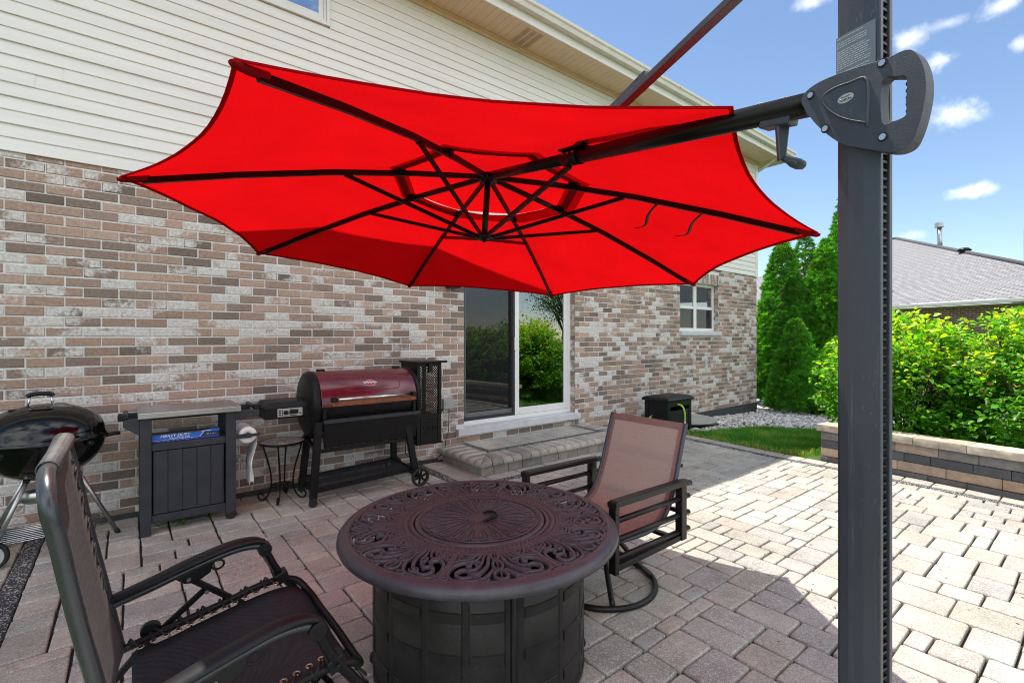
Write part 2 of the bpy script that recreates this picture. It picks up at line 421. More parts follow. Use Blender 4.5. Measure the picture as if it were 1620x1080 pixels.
    # glass
    def glass(name, refl, tint):
        m, nt, nd, lk = newmat(name)
        out = N(nt, 'ShaderNodeOutputMaterial'); g = N(nt, 'ShaderNodeBsdfGlossy', Roughness=.0); t = N(nt, 'ShaderNodeBsdfTransparent')
        g.inputs['Color'].default_value = (.95, .97, 1, 1); t.inputs['Color'].default_value = (*tint, 1)
        lw = N(nt, 'ShaderNodeLayerWeight', Blend=.25)
        tc = N(nt, 'ShaderNodeTexCoord'); n1 = N(nt, 'ShaderNodeTexNoise', Scale=1.6, Detail=1.); lk.new(tc.outputs['Object'], n1.inputs['Vector'])
        b = N(nt, 'ShaderNodeBump', Strength=.02, Distance=.05); lk.new(n1.outputs['Fac'], b.inputs['Height']); lk.new(b.outputs[0], g.inputs['Normal'])
        f = mrange(nt, lw.outputs['Facing'], 0., 1., refl, min(1, refl + .5), False)
        mx = N(nt, 'ShaderNodeMixShader'); lk.new(f, mx.inputs['Fac']); lk.new(t.outputs[0], mx.inputs[1]); lk.new(g.outputs[0], mx.inputs[2])
        lk.new(mx.outputs[0], out.inputs[0]); return m
    M['glass'] = glass('coated_glass', .20, (.45, .47, .47)); M['glass2'] = glass('screened_glass', .20, (.30, .32, .33))
    M['skyglass'] = glass('upper_window_glass', .75, (.2, .26, .32)); M['armplastic'] = mat('smooth_black_moulding', (.008, .0085, .0105), .46, 0, .15, 10., .05, 200., spec=.28)
    m, nt, nd, lk = newmat('insect_screen')
    out = N(nt, 'ShaderNodeOutputMaterial'); d = N(nt, 'ShaderNodeBsdfDiffuse'); d.inputs[0].default_value = (.022, .023, .026, 1); t = N(nt, 'ShaderNodeBsdfTransparent')
    mx = N(nt, 'ShaderNodeMixShader', Fac=.55); lk.new(t.outputs[0], mx.inputs[1]); lk.new(d.outputs[0], mx.inputs[2]); lk.new(mx.outputs[0], out.inputs[0])
    M['screen'] = m

    # shingle roof and red brick of the far house (procedural brick texture)
    def bricktex(name, c1, c2, mort, sx, sy, rough, axes, msize=.03):
        m, nt, nd, lk = newmat(name)
        out = N(nt, 'ShaderNodeOutputMaterial'); bs = N(nt, 'ShaderNodeBsdfPrincipled', Roughness=rough); lk.new(bs.outputs[0], out.inputs[0])
        uv = N(nt, 'ShaderNodeUVMap', uv_map='UVMap')
        bt = N(nt, 'ShaderNodeTexBrick'); lk.new(uv.outputs[0], bt.inputs['Vector'])
        bt.inputs['Color1'].default_value = (*c1, 1); bt.inputs['Color2'].default_value = (*c2, 1); bt.inputs['Mortar'].default_value = (*mort, 1)
        bt.inputs['Scale'].default_value = 1.; bt.inputs['Brick Width'].default_value = sx; bt.inputs['Row Height'].default_value = sy; bt.inputs['Mortar Size'].default_value = msize * sy
        n1 = N(nt, 'ShaderNodeTexNoise', Scale=9., Detail=5.); lk.new(uv.outputs[0], n1.inputs['Vector'])
        hs = N(nt, 'ShaderNodeHueSaturation'); lk.new(mrange(nt, n1.outputs['Fac'], .3, .7, .85, 1.15, False), hs.inputs['Value']); lk.new(bt.outputs['Color'], hs.inputs['Color'])
        lk.new(hs.outputs[0], bs.inputs['Base Color'])
        b = N(nt, 'ShaderNodeBump', Strength=.5, Distance=.01); lk.new(bt.outputs['Fac'], b.inputs['Height']); b.invert = True; lk.new(b.outputs[0], bs.inputs['Normal'])
        return m
    M['shingle'] = bricktex('asphalt_shingle', (.225, .22, .228), (.28, .275, .28), (.09, .09, .095), .34, .15, .9, None, .12)
    M['redbrick'] = bricktex('red_brick', (.17, .062, .045), (.23, .090, .062), (.36, .33, .30), .22, .077, .9, None, .16)
def add_uv(o, ex, ey):
    me = o.data; uv = me.uv_layers.new(name='UVMap'); ex = V(ex); ey = V(ey)
    for l in me.loops:
        p = me.vertices[l.vertex_index].co
        uv.data[l.index].uv = (p.dot(ex), p.dot(ey))
setup_mats()
# ================================================================= HOUSE
house = thing('house', 'two storey house with multicoloured tumbled brick below and cream lap siding above', 'house', (5, 0, 0))
X0, X1 = -4.0, 10.977
ZB = 2.808
DOOR = (3.234, 5.19, .34, 2.50)
WIN = (7.95, 9.33, 1.57, 2.50)
SILLS = [(3.124, 5.256, .255, .342), (7.915, 9.36, 1.49, 1.572)]
REC = .13
def build_bricks():
    r2 = random.Random(5)
    pal = [(.385, .268, .212), (.35, .245, .195), (.43, .315, .255), (.255, .19, .158), (.215, .166, .136), (.172, .135, .113), (.30, .225, .185)]
    wts = [22, 20, 15, 18, 13, 6, 12]
    b = MB(); PB, PH = .2135, .0765; JN = .0105
    def clump(x, z): return mnoise.noise(V((x * 1.3, z * 1.7, 3.1)))
    def brick(x0, x1, z0, z1, col=None, yo=0., axis='y', xf=0):
        if x1 - x0 < .012: return
        c = r2.choices(pal, wts)[0]
        t = r2.uniform(.88, 1.12); cl = clump((x0 + x1) / 2, z0)
        q = r2.random(); wash = -.2
        lim = .36 + .26 * cl
        if q < lim * .55: wash = .72 + r2.uniform(0, .2)
        elif q < lim: wash = .5 + r2.uniform(-.06, .14)
        elif q < lim + .12: wash = .33
        cc = (c[0] * t, c[1] * t, c[2] * t, wash)
        y = yo - r2.uniform(0, .004); g = r2.uniform(.003, .0055); j = lambda: r2.uniform(-.0022, .0022)
        xs = (x0 + j(), x1 + j()); zs = (z0 + j(), z1 + j())
        def P(x, z, yy):
            return (x, yy, z) if axis == 'y' else (xf + (yy if axis == 'x-' else -yy), x, z)
        wl, wr = (wash + r2.uniform(-.22, .22), wash + r2.uniform(-.22, .22)) if wash > 0 else (wash, wash)
        if .25 < wash < .66 and r2.random() < .6: wl, wr = r2.choice(((.15, .85), (.85, .15), (.3, .8), (.75, .3)))
        tv = r2.uniform(-.12, .12) if wash > 0 else 0
        LB, RB, RT, LT = [(c[0] * t, c[1] * t, c[2] * t, q) for q in (wl - tv, wr - tv, wr + tv, wl + tv)]
        fq = (LB, RB, RT, LT)
        ring = lambda i, yy: [P(xs[0] + i, zs[0] + i, yy), P(xs[1] - i, zs[0] + i, yy), P(xs[1] - i, zs[1] - i, yy), P(xs[0] + i, zs[1] - i, yy)]
        vs = ring(g, y) + ring(0, y + .0035) + ring(0, .013 + yo)
        fs = [(0, 1, 2, 3)]
        for o in (0, 4):
            for k in range(4): fs.append((o + k, o + 4 + k, o + 4 + (k + 1) % 4, o + (k + 1) % 4))
        b.add(vs[:], fs[1:], False, cc); o_ = len(b.v) - 12; b.f.append((o_, o_ + 1, o_ + 2, o_ + 3)); b.sm.append(False); b.c.append(fq)
    holes = [DOOR, WIN]
    rows = int((ZB + .001) / PH) + 1
    for r in range(rows):
        z0 = .012 + r * PH; z1 = min(z0 + PH - JN, ZB - .004)
        if z1 - z0 < .02: continue
        x = X0 + (PB / 2 if r % 2 else 0)
        segs = []
        while x < X1 - .004:
            segs.append((max(x, X0), min(x + PB - JN, X1))); x += PB
        for (a, c_) in segs:
            parts = [(a, c_)]
            for (hx0, hx1, hz0, hz1) in holes + SILLS:
                # soldier course above the openings
                top = hz1 + (.205 if (hx0, hx1, hz0, hz1) in holes else 0)
                if z1 > hz0 + .004 and z0 < top - .004:
                    ex = .004; np = []
                    for (p, q) in parts:
                        if q <= hx0 or p >= hx1: np.append((p, q)); continue
                        if p < hx0 - ex: np.append((p, hx0 - (JN if False else 0)))
                        if q > hx1 + ex: np.append((hx1, q))
                    parts = np
            for (p, q) in parts: brick(p, q, z0, z1)
    # soldier courses
    for (hx0, hx1, hz0, hz1) in holes:
        x = hx0 + .002
        while x < hx1 - .01:
            brick(x, min(x + .066, hx1), hz1 + .006, hz1 + .198); x += .0765
    # reveals: stacked returns on the right-hand jambs (facing left) and left jambs (facing right)
    for (hx0, hx1, hz0, hz1) in holes:
        z = hz0 + .006
        while z < hz1 - .02:
            brick(.014, REC, z, min(z + .066, hz1), axis='x-', xf=hx1)
            brick(.014, REC, z, min(z + .066, hz1), axis='x+', xf=hx0)
            z += .0765
    b.build('brick_wall', M['brick'], house, recalc=True)
    # mortar sheet behind, with openings
    m = MB()
    xs = sorted({X0, X1, DOOR[0], DOOR[1], WIN[0], WIN[1]}); zs = sorted({0., ZB, DOOR[2], DOOR[3], WIN[2], WIN[3]})
    for i in range(len(xs) - 1):
        for k in range(len(zs) - 1):
            cx, cz = (xs[i] + xs[i + 1]) / 2, (zs[k] + zs[k + 1]) / 2
            if any(h[0] < cx < h[1] and h[2] < cz < h[3] for h in holes): continue
            m.add([(xs[i], .0045, zs[k]), (xs[i + 1], .0045, zs[k]), (xs[i + 1], .0045, zs[k + 1]), (xs[i], .0045, zs[k + 1])], [(0, 1, 2, 3)])
    for h in holes:
        y0, y1 = .0045, REC + .06
        m.add([(h[0] - .009, y0, h[2]), (h[0] - .009, y1, h[2]), (h[0] - .009, y1, h[3]), (h[0] - .009, y0, h[3])], [(0, 1, 2, 3)])
        m.add([(h[1] + .009, y0, h[2]), (h[1] + .009, y1, h[2]), (h[1] + .009, y1, h[3]), (h[1] + .009, y0, h[3])], [(0, 1, 2, 3)])
        m.add([(h[0] - .009, y0, h[3]), (h[1] + .009, y0, h[3]), (h[1] + .009, y1, h[3]), (h[0] - .009, y1, h[3])], [(0, 1, 2, 3)])
    m.box(X1 - .012, .013, 0, X1 - .002, 8, ZB)      # side wall
    m.box(X0, .013, 0, X0 + .02, 8, ZB)
    m.box(X0, 7.98, 0, X1, 8, ZB)
    m.build('mortar_bed', M['mortar'], house)
build_bricks()

# foundation strip, dark edging
b = MB(); b.box(6.7, -.006, -.6, X1 + .004, .2, .008); b.box(X1 - .2, .2, -.6, X1 + .004, 8, .008)
b.build('foundation', M['foundation'], house)
b = MB(); b.box(-4, -.028, -.05, 2.86, -.005, .036); b.build('damp_proof_edging', M['foundation'], house, bevel=.004)

# lap siding
def siding():
    b = MB(); z = ZB - .004; r2 = random.Random(3); i = 0; LAP = .0995
    while z < 5.33:
        x = X0 - r2.uniform(0, 3.); k = i % 2
        while x < X1 - .09:
            x1 = min(x + 3.66, X1 - .088); xa = max(x, X0); o = .0028 * (k % 2)
            wins = [(.36, 1.605, 4.605, 5.5)]
            spans = [(xa, x1)]
            for w in wins:
                if z + LAP > w[2] and z < w[3]:
                    ns = []
                    for p, q in spans:
                        if q < w[0] or p > w[1]: ns.append((p, q))
                        else:
                            if p < w[0]: ns.append((p, w[0]))
                            if q > w[1]: ns.append((w[1], q))
                    spans = ns
            for p, q in spans:
                pr = [(.0, 0), (-.0145 - o, .0), (-.0155 - o, .004), (-.0145 - o, .010), (-.004 - o, LAP + .002)]
                rows = [[V((xx, y, z + dz)) for xx in (p, q)] for y, dz in pr]
                b.grid(rows, False)
            x += 3.66; k += 1
        z += LAP; i += 1
    b.build('lap_siding', M['siding'], house, recalc=False)
    b = MB(); b.box(X0, .004, ZB - .01, X1 - .01, .06, 5.45); b.box(X1 - .06, .06, ZB, X1 - .004, 8, 5.45); b.build('sheathing', M['siding'], house)
    b = MB(); b.box(X1 - .09, -.026, ZB - .03, X1 + .018, .012, 5.33); b.box(X1 - .0, .012, ZB - .03, X1 + .018, .09, 5.33)
    b.build('corner_trim', M['whitetrim'], house, bevel=.003)
    b = MB(); b.box(X0, -.030, 5.262, X1 + .02, -.0165, 5.332); b.box(X0, -.042, 5.305, X1 + .02, -.030, 5.332); b.build('frieze_channel', M['soffit'], house, bevel=.003)
siding()
# soffit planks with grooves, fascia, gutter, roof
b = MB(); XE = X1 + .42; YE = -.475
x = X0; rows_v = []
while x < XE:
    x1 = min(x + .1, XE)
    b.add([(x + .004, YE, 5.333), (x1 - .004, YE, 5.333), (x1 - .004, .012, 5.333), (x + .004, .012, 5.333)], [(0, 3, 2, 1)])
    b.add([(x - .004, YE, 5.341), (x + .004, YE, 5.333), (x + .004, .012, 5.333), (x - .004, .012, 5.341)], [(0, 3, 2, 1)])
    b.add([(x1 - .004, YE, 5.333), (x1 - .0045, YE, 5.341), (x1 - .0045, .012, 5.341), (x1 - .004, .012, 5.333)], [(0, 3, 2, 1)])
    x += .1
b.add([(X0, YE, 5.342), (XE, YE, 5.342), (XE, .012, 5.342), (X0, .012, 5.342)], [(0, 3, 2, 1)])
x = X1
b.add([(X1, .012, 5.335), (XE, .012, 5.335), (XE, 8, 5.335), (X1, 8, 5.335)], [(0, 3, 2, 1)])
sof = b.build('soffit', M['soffit'], house, recalc=False)
VNT = []   # perforated vent planks: rows of small louvre slots
for x0 in (3.9, 6.1, 8.3):
    for k in range(3):
        b = MB(); VNT.append(b); xa = x0 + .1 * k
        b.box(xa + .014, -.405, 5.3326, xa + .086, -.06, 5.3330)
        for j in range(26):
            y = -.40 + j * .013
            b.box(xa + .018, y, 5.3318, xa + .082, y + .0022, 5.3332)
[q.build('soffit_vent', M['ventslot'], house) for q in VNT]
b = MB(); b.box(X0, YE - .016, 5.318, XE + .016, YE, 5.45); b.box(XE, YE, 5.318, XE + .016, 8, 5.45)
b.build('fascia', M['whitetrim'], house, bevel=.003)
b = MB()
prof = [(YE - .018, 5.535), (YE - .018, 5.425), (YE - .098, 5.425), (YE - .104, 5.445), (YE - .112, 5.475), (YE - .130, 5.495), (YE - .134, 5.530), (YE - .122, 5.535), (YE - .122, 5.528)]
b.grid([[V((X0, y, z)), V((XE + .14, y, z))] for y, z in prof], False)
b.add([(XE + .14, y, z) for y, z in prof[:-1]], [tuple(range(len(prof) - 1))])
b.tube([(7.0, YE - .136, 5.50), (7.0, YE - .142, 5.50)], .012, 8)
b.build('gutter', M['gutter'], house, recalc=False)
b = MB(); b.tube(spline([(X1 + .05, -.40, 5.43), (X1 + .05, -.36, 5.33), (X1 + .055, -.14, 5.22), (X1 + .055, .06, 5.12), (X1 + .055, .12, 4.9)], 4), .032, 8); b.tube([(X1 + .055, .12, 4.9), (X1 + .055, .12, .1)], .032, 8)
b.build('downspout', M['gutter'], house)
b = MB(); yr = 3.8; zr = 5.5 + .42 * (yr + .59)
P1 = [(X0, YE - .11, 5.545), (XE + .1, YE - .11, 5.545), (XE - 3.5, yr, zr), (X0, yr, zr)]
b.add(P1, [(0, 1, 2, 3)])
b.add([(XE + .1, YE - .11, 5.545), (XE + .1, 8.1, 5.545), (XE - 3.5, yr, zr)], [(0, 1, 2)])
b.add([(XE + .1, 8.1, 5.545), (X0, 8.1, 5.545), (X0, yr, zr), (XE - 3.5, yr, zr)], [(0, 1, 2, 3)])
ro = b.build('roof', M['shingle'], house); add_uv(ro, (1, 0, 0), (0, .92, .38))

# interior seen through the sliding door and the small window
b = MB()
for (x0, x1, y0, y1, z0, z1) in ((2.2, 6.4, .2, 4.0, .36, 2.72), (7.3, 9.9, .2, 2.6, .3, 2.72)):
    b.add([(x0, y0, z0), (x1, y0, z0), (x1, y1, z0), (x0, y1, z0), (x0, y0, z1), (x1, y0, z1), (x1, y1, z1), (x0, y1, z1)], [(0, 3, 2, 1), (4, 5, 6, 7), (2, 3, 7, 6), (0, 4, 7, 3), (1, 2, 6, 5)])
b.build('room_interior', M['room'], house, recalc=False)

# sliding door
sd = MB(); x0, x1, z0, z1 = DOOR; z0 += .002; yf = REC - .03
fw = .055
def frame(b, x0, x1, z0, z1, y0, y1, w, wb=None, wt=None):
    wb = wb or w; wt = wt or w
    b.box(x0, y0, z0, x0 + w, y1, z1); b.box(x1 - w, y0, z0, x1, y1, z1)
    b.box(x0 + w, y0, z0, x1 - w, y1, z0 + wb); b.box(x0 + w, y0, z1 - wt, x1 - w, y1, z1)
frame(sd, x0 - .004, x1 + .004, z0, z1 + .004, yf, yf + .11, .05, .055)
xm = 4.17
frame(sd, xm - .04, x1 - .046, z0 + .058, z1 - .05, yf + .012, yf + .045, .075, .09)
door = sd.build('sliding_door', M['whitetrim'], house, bevel=.004)
b = MB(); frame(b, x0 + .048, xm + .03, z0 + .056, z1 - .05, yf + .050, yf + .085, .075, .09); b.build('inner_sash', M['whitetrim'], door, bevel=.004)
b = MB(); b.box(xm + .034, yf + .026, z0 + .146, x1 - .12, yf + .032, z1 - .124); b.build('fixed_pane', M['glass'], door)
b = MB(); b.box(x0 + .12, yf + .064, z0 + .146, xm - .045, yf + .070, z1 - .124); b.build('sliding_pane', M['glass2'], door)
b = MB(); frame(b, x0 + .05, xm - .043, z0 + .058, z1 - .051, yf + .008, yf + .026, .03, .04); b.build('screen_frame', M['greyplastic'], door, bevel=.002)
b = MB(); b.add([(x0 + .08, yf + .016, z0 + .098), (xm - .073, yf + .016, z0 + .098), (xm - .073, yf + .016, z1 - .081), (x0 + .08, yf + .016, z1 - .081)], [(0, 1, 2, 3)]); b.build('insect_screen', M['screen'], door)
b = MB(); b.box(xm - .058, yf - .012, 1.28, xm - .030, yf + .006, 1.46); b.build('door_handle', M['whitetrim'], door, bevel=.005)
for (a0, a1, c0, c1), nm in zip(SILLS, ('door_sill', 'window_sill')):
    b = MB()
    n = 2 if nm == 'door_sill' else 1
    for k in range(n):
        u0 = a0 + (a1 - a0) * k / n; u1 = a0 + (a1 - a0) * (k + 1) / n - (.003 if k < n - 1 else 0)
        b.box(u0, -.055, c0 + .002, u1, REC + .05, c1 - .002)
    b.build(nm, M['sill'], house, bevel=.005)
# small twin window
b = MB(); x0, x1, z0, z1 = WIN; yf = REC - .025
frame(b, x0 - .004, x1 + .004, z0 + .002, z1 + .004, yf, yf + .09, .06)
xm = (x0 + x1) / 2; b.box(xm - .05, yf + .004, z0 + .062, xm + .05, yf + .08, z1 - .056)
zm = 2.03
for a, c in ((x0 + .056, xm - .05), (xm + .05, x1 - .056)):
    b.box(a, yf + .006, zm - .03, c, yf + .06, zm + .03)
w1 = b.build('window', M['whitetrim'], house, bevel=.004)
b = MB()
for a, c in ((x0 + .05, xm - .046), (xm + .046, x1 - .05)):
    b.box(a, yf + .03, z0 + .055, c, yf + .035, zm - .027); b.box(a, yf + .02, zm + .027, c, yf + .025, z1 - .05)
b.split('pane', M['glass'], w1)
b = MB()
for a, c in ((x0 + .05, xm - .046), (xm + .046, x1 - .05)): b.add([(a, yf + .012, z0 + .055), (c, yf + .012, z0 + .055), (c, yf + .012, zm - .027), (a, yf + .012, zm - .027)], [(0, 1, 2, 3)])
b.split('insect_screen', M['screen'], w1)
b = MB(); b.box(x0 + .05, yf + .12, zm, x1 - .05, yf + .125, z1); b.build('blind_backing', M['blind_backing'], w1)
# upper window in the siding
b = MB(); x0, x1, z0, z1 = .36, 1.605, 4.605, 5.26
frame(b, x0, x1, z0, z1, -.034, .02, .032); frame(b, x0 + .034, x1 - .034, z0 + .034, z1 - .034, -.018, .03, .02); frame(b, x0 + .056, x1 - .056, z0 + .056, z1 - .056, -.006, .04, .05)
w2 = b.build('window', M['whitetrim'], house, bevel=.003)
b = MB(); b.box(x0 + .098, -.005, z0 + .098, x1 - .098, -.001, z1 - .098); b.build('pane', M['skyglass'], w2)
b = MB(); b.add([(x0 + .09, .0022, z0 + .09), (x1 - .09, .0022, z0 + .09), (x1 - .09, .0022, z1 - .09), (x0 + .09, .0022, z1 - .09)], [(0, 1, 2, 3)]); b.build('blind_backing', M['room'], w2)  # dark sheet, not a blind: unlit room's shade put into its colour
# wall lantern left of the door and outlet box with cord
b = MB(); b.box(2.955, -.16, 2.30, 3.085, -.03, 2.33); b.box(2.98, -.03, 2.12, 3.06, -.004, 2.34)
for sx in (2.958, 3.070): 
    for sy in (-.157, -.045): b.box(sx, sy, 2.06, sx + .012, sy + .012, 2.30)
b.box(2.955, -.16, 2.04, 3.085, -.03, 2.06); b.lathe([(.0, .09), (.03, .07), (.085, .0)], (3.02, -.095, 2.33), 4)
la = b.build('wall_lantern', M['blackmetal'], house, bevel=.002)
b = MB(); b.box(2.968, -.147, 2.062, 3.072, -.043, 2.298); b.build('lantern_glass', M['lampglass'], la)
b = MB(); b.box(2.90, -.012, .60, 3.055, -.002, .735); b.box(2.915, -.062, .612, 3.05, -.012, .727); b.box(2.935, -.066, .64, 3.0, -.062, .70)
b.build('outlet_box', M['paleplastic'], house, bevel=.006)
tag(MB().tube(spline([(2.99, -.05, .615), (2.985, -.055, .45), (2.975, -.06, .34), (2.94, -.07, .26), (2.90, -.08, .12), (2.80, -.06, .045), (2.62, -.05, .045), (2.42, -.09, .15), (2.38, -.16, .33)], 6), .0045, 6).build('power_cord', M['rubber'], None),
    'thin black power cord hanging from the grey outlet box beside the glass door', 'cord')

# ================================================================= PATIO
def xb(y):          # right edge of the dark border band
    P = [(-9, 5.2), (-6, 5.83), (-4.5, 6.08), (-3.6, 6.17), (-2.5, 6.22), (-1.0, 6.36), (0.1, 6.42)]
    for (a, p), (c, q) in zip(P, P[1:]):
        if y <= c: return p + (q - p) * (y - a) / (c - a)
    return P[-1][1]
STEP = (2.86, 5.45, -.90, .162)     # x0,x1,yfront,height
pv = MB(); pr = random.Random(21)
TAN = [(.365, .350, .312), (.39, .365, .318), (.355, .345, .316), (.41, .38, .322), (.345, .332, .312), (.40, .348, .298), (.38, .355, .314)]
def paver(poly, z=0., col=None, agg=None, j=.0060, thick=.035, jit=.0032, r=.0068, cut=True):
    """worn concrete paver with rounded arrises from a convex polygon"""
    if cut and len(poly) == 4 and min((V(poly[i]) - V(poly[i - 1])).length for i in range(4)) > .07:
        cuts = [(pr.uniform(.004, .014), pr.uniform(.004, .014)) for _ in range(4)]
    else: cuts = None
    n = len(poly); cx = sum(p[0] for p in poly) / n; cy = sum(p[1] for p in poly) / n
    if col is None:
        t = pr.uniform(.9, 1.1); c = pr.choice(TAN); col = (c[0] * t, c[1] * t, c[2] * t)
    a = pr.uniform(.25, .6) if agg is None else agg
    col = (*col, a)
    dz = pr.uniform(-.0018, .0018); tx = pr.uniform(-.006, .006); ty = pr.uniform(-.006, .006)
    pts = [(p[0] + pr.uniform(-jit, jit), p[1] + pr.uniform(-jit, jit)) for p in poly]
    def inset(d):
        o = []
        for i in range(n):
            p0, p1, p2 = V(pts[i - 1]), V(pts[i]), V(pts[(i + 1) % n])
            e0 = (p1 - p0); e1 = (p2 - p1)
            if e0.length < 1e-6 or e1.length < 1e-6: o.append(p1); continue
            e0.normalize(); e1.normalize()
            n0 = V((-e0.y, e0.x)); n1 = V((-e1.y, e1.x)); k = 1 + n0.dot(n1)
            o.append(p1 + (n0 + n1) * (d / max(k, .3)))
        if cuts:
            q = []
            for i in range(4):
                p0, p1, p2 = o[i - 1], o[i], o[(i + 1) % 4]
                q += [p1 + (p0 - p1).normalized() * cuts[i][0], p1 + (p2 - p1).normalized() * cuts[i][1]]
            return q
        return o
    rings = [(j, -thick), (j, -r * .95), (j + r * .25, -r * .42), (j + r * .65, -r * .12), (j + r * 1.25, 0)]
    vs = []
    for d, h in rings:
        for q in inset(d): vs.append((q.x, q.y, z + h + dz + tx * (q.x - cx) + ty * (q.y - cy)))
    if cuts: n = 8
    fs = []; sm = []
    for i in range(len(rings) - 1):
        for k in range(n):
            l = (k + 1) % n; fs.append((i * n + k, i * n + l, (i + 1) * n + l, (i + 1) * n + k))
    pv.add(vs, fs, True, col)
    o = len(pv.v) - len(vs); t = (len(rings) - 1) * n
    pv.f.append(tuple(o + t + k for k in range(n))); pv.sm.append(False); pv.c.append(col)
def rect(x0, y0, x1, y1): return [(x0, y0), (x1, y0), (x1, y1), (x0, y1)]
G = .091
def ashlar(x0, y0, x1, y1, right=None):
    nx = int(math.ceil((x1 - x0) / G)); ny = int(math.ceil((y1 - y0) / G)); used = set()
    for jy in range(ny):
        for ix in range(nx):
            if (ix, jy) in used: continue
            opts = [((3, 2), 32), ((2, 2), 30), ((4, 2), 3), ((3, 1), 6), ((2, 1), 13), ((3, 3), 9), ((2, 3), 10)]
            pr_o = list(opts); w, h = 1, 1
            while pr_o:
                k = pr.choices(range(len(pr_o)), [o[1] for o in pr_o])[0]; (w, h), _ = pr_o.pop(k)
                ok = all((ix + a, jy + b_) not in used for a in range(w) for b_ in range(h)) and jy + h <= ny and ix + w <= nx
                # avoid leaving slivers of one column
                if ok:
                    rem = 0
                    while (ix + w + rem) < nx and (ix + w + rem, jy) not in used: rem += 1
                    if rem == 1: ok = False
                if ok: break
                w, h = 1, 1
            if (w, h) == (1, 1):
                w = 1
                while ix + w < nx and (ix + w, jy) not in used and w < 2: w += 1
            for a in range(w):
                for b_ in range(h): used.add((ix + a, jy + b_))
            a0, b0 = x0 + ix * G, y0 + jy * G; a1, b1 = min(a0 + w * G, x1), min(b0 + h * G, y1)
            if right:
                r0, r1 = right(b0), right(b1)
                if a0 > min(r0, r1) - .04: continue
                q = [(a0, b0), (min(a1, r0), b0), (min(a1, r1), b1), (a0, b1)]
                paver(q)
            elif a1 - a0 > .03 and b1 - b0 > .03: paver(rect(a0, b0, a1, b1))
xin = lambda y: xb(y) - .105
ashlar(-.475, -9.0, 6.5, -1.125, xin)
ashlar(-.475, -1.125, 2.53, -.03)
ashlar(5.80, -1.125, 6.5, -.03, xin)
DARK = (.050, .052, .056)
def dark(poly): 
    t = pr.uniform(.85, 1.15); paver(poly, col=tuple(c * t for c in DARK), agg=.8, r=.008, j=.003, cut=False)
# left dark band and outer soldier course
y = -.03
while y > -9.: dark(rect(-.574, y - .3, -.475, y)); y -= .3
y = -.03
while y > -9.:
    l = pr.choice((.2, .3)); paver(rect(-.80, y - l, -.574, y)); y -= l
# band round the step
y = -.03
while y > -1.02: l = min(.3, y + 1.025); dark(rect(2.53, y - l, 2.63, y)); y -= l
x = 2.53
while x < 5.79: l = min(.3, 5.80 - x); dark(rect(x, -1.125, x + l, -1.025)); x += l
y = -.03
while y > -1.02: l = min(.3, y + 1.025); dark(rect(5.70, y - l, 5.80, y)); y -= l
y = -.03
while y > -1.02: l = min(.245, y + 1.025); paver(rect(2.63, y - l, STEP[0] + .06, y)); y -= l
x = 2.92
while x < 5.69: l = min(.2, 5.70 - x); paver(rect(x, -1.025, x + l, STEP[2] + .03)); x += l
y = -.03
while y > -.86: l = min(.245, y + .87); paver(rect(5.40, y - l, 5.70, y)); y -= l
# right border band and outer course
y = -.03
while y > -9.:
    l = .24; dark([(xb(y - l) - .105, y - l), (xb(y - l), y - l), (xb(y), y), (xb(y) - .105, y)])
    paver([(xb(y - l), y - l), (xb(y - l) + .19, y - l), (xb(y) + .19, y), (xb(y), y)]); y -= l
pat = pv.build('patio', M['paver'], None, recalc=False, kind='structure')
tag(pat, 'worn tan and grey concrete paver patio with dark border bands', 'patio')
b = MB(); b.add([(-.81, -9, -.024), (5.4, -9, -.024), (6.02, -6, -.024), (6.36, -3.6, -.024), (6.4, -2.5, -.024), (6.6, 0, -.024), (-.81, 0, -.024)], [(0, 1, 2, 3, 4, 5, 6)])
js = b.build('joint_sand', M['jointsand'], None, kind='structure'); tag(js, 'dark sand and debris in the paver joints', 'sand')

# paver step in front of the sliding door
step = thing('paver_step', 'low stone paver step with bullnose edge below the sliding door', 'step', (4.1, -.45, 0))
pv = MB(); sx0, sx1, sy, sh = STEP; D = .30; BW = .105
# riser blocks
GREY = [(.30, .285, .25), (.33, .305, .26), (.27, .26, .235), (.35, .32, .27)]
b = MB()
def block(b, x0, y0, z0, x1, y1, z1, cols, g=.003):
    c = pr.choice(cols); t = pr.uniform(.85, 1.12); b.box(x0 + g, y0, z0, x1 - g, y1, z1 - .002, col=(c[0] * t, c[1] * t, c[2] * t, .2))
x = sx0 + .05
while x < sx1 - .06: l = min(pr.choice((.2, .28, .16)), sx1 - .05 - x); block(b, x, sy + .055, -.03, x + l, sy + .2, .088, GREY); x += l
y = sy + .06
while y < -.05:
    l = min(.2, -.02 - y); c = pr.choice(GREY)
    b.box(sx0 + .05, y + .003, -.03, sx0 + .2, y + l - .003, .086, col=(*c, .2)); b.box(sx1 - .2, y + .003, -.03, sx1 - .05, y + l - .003, .086, col=(*c, .2)); y += l
b.box(sx0 + .2, sy + .2, -.03, sx1 - .2, -.012, .10, col=(.25, .23, .2, .2))
b.build('riser', M['paver'], step, bevel=.008)
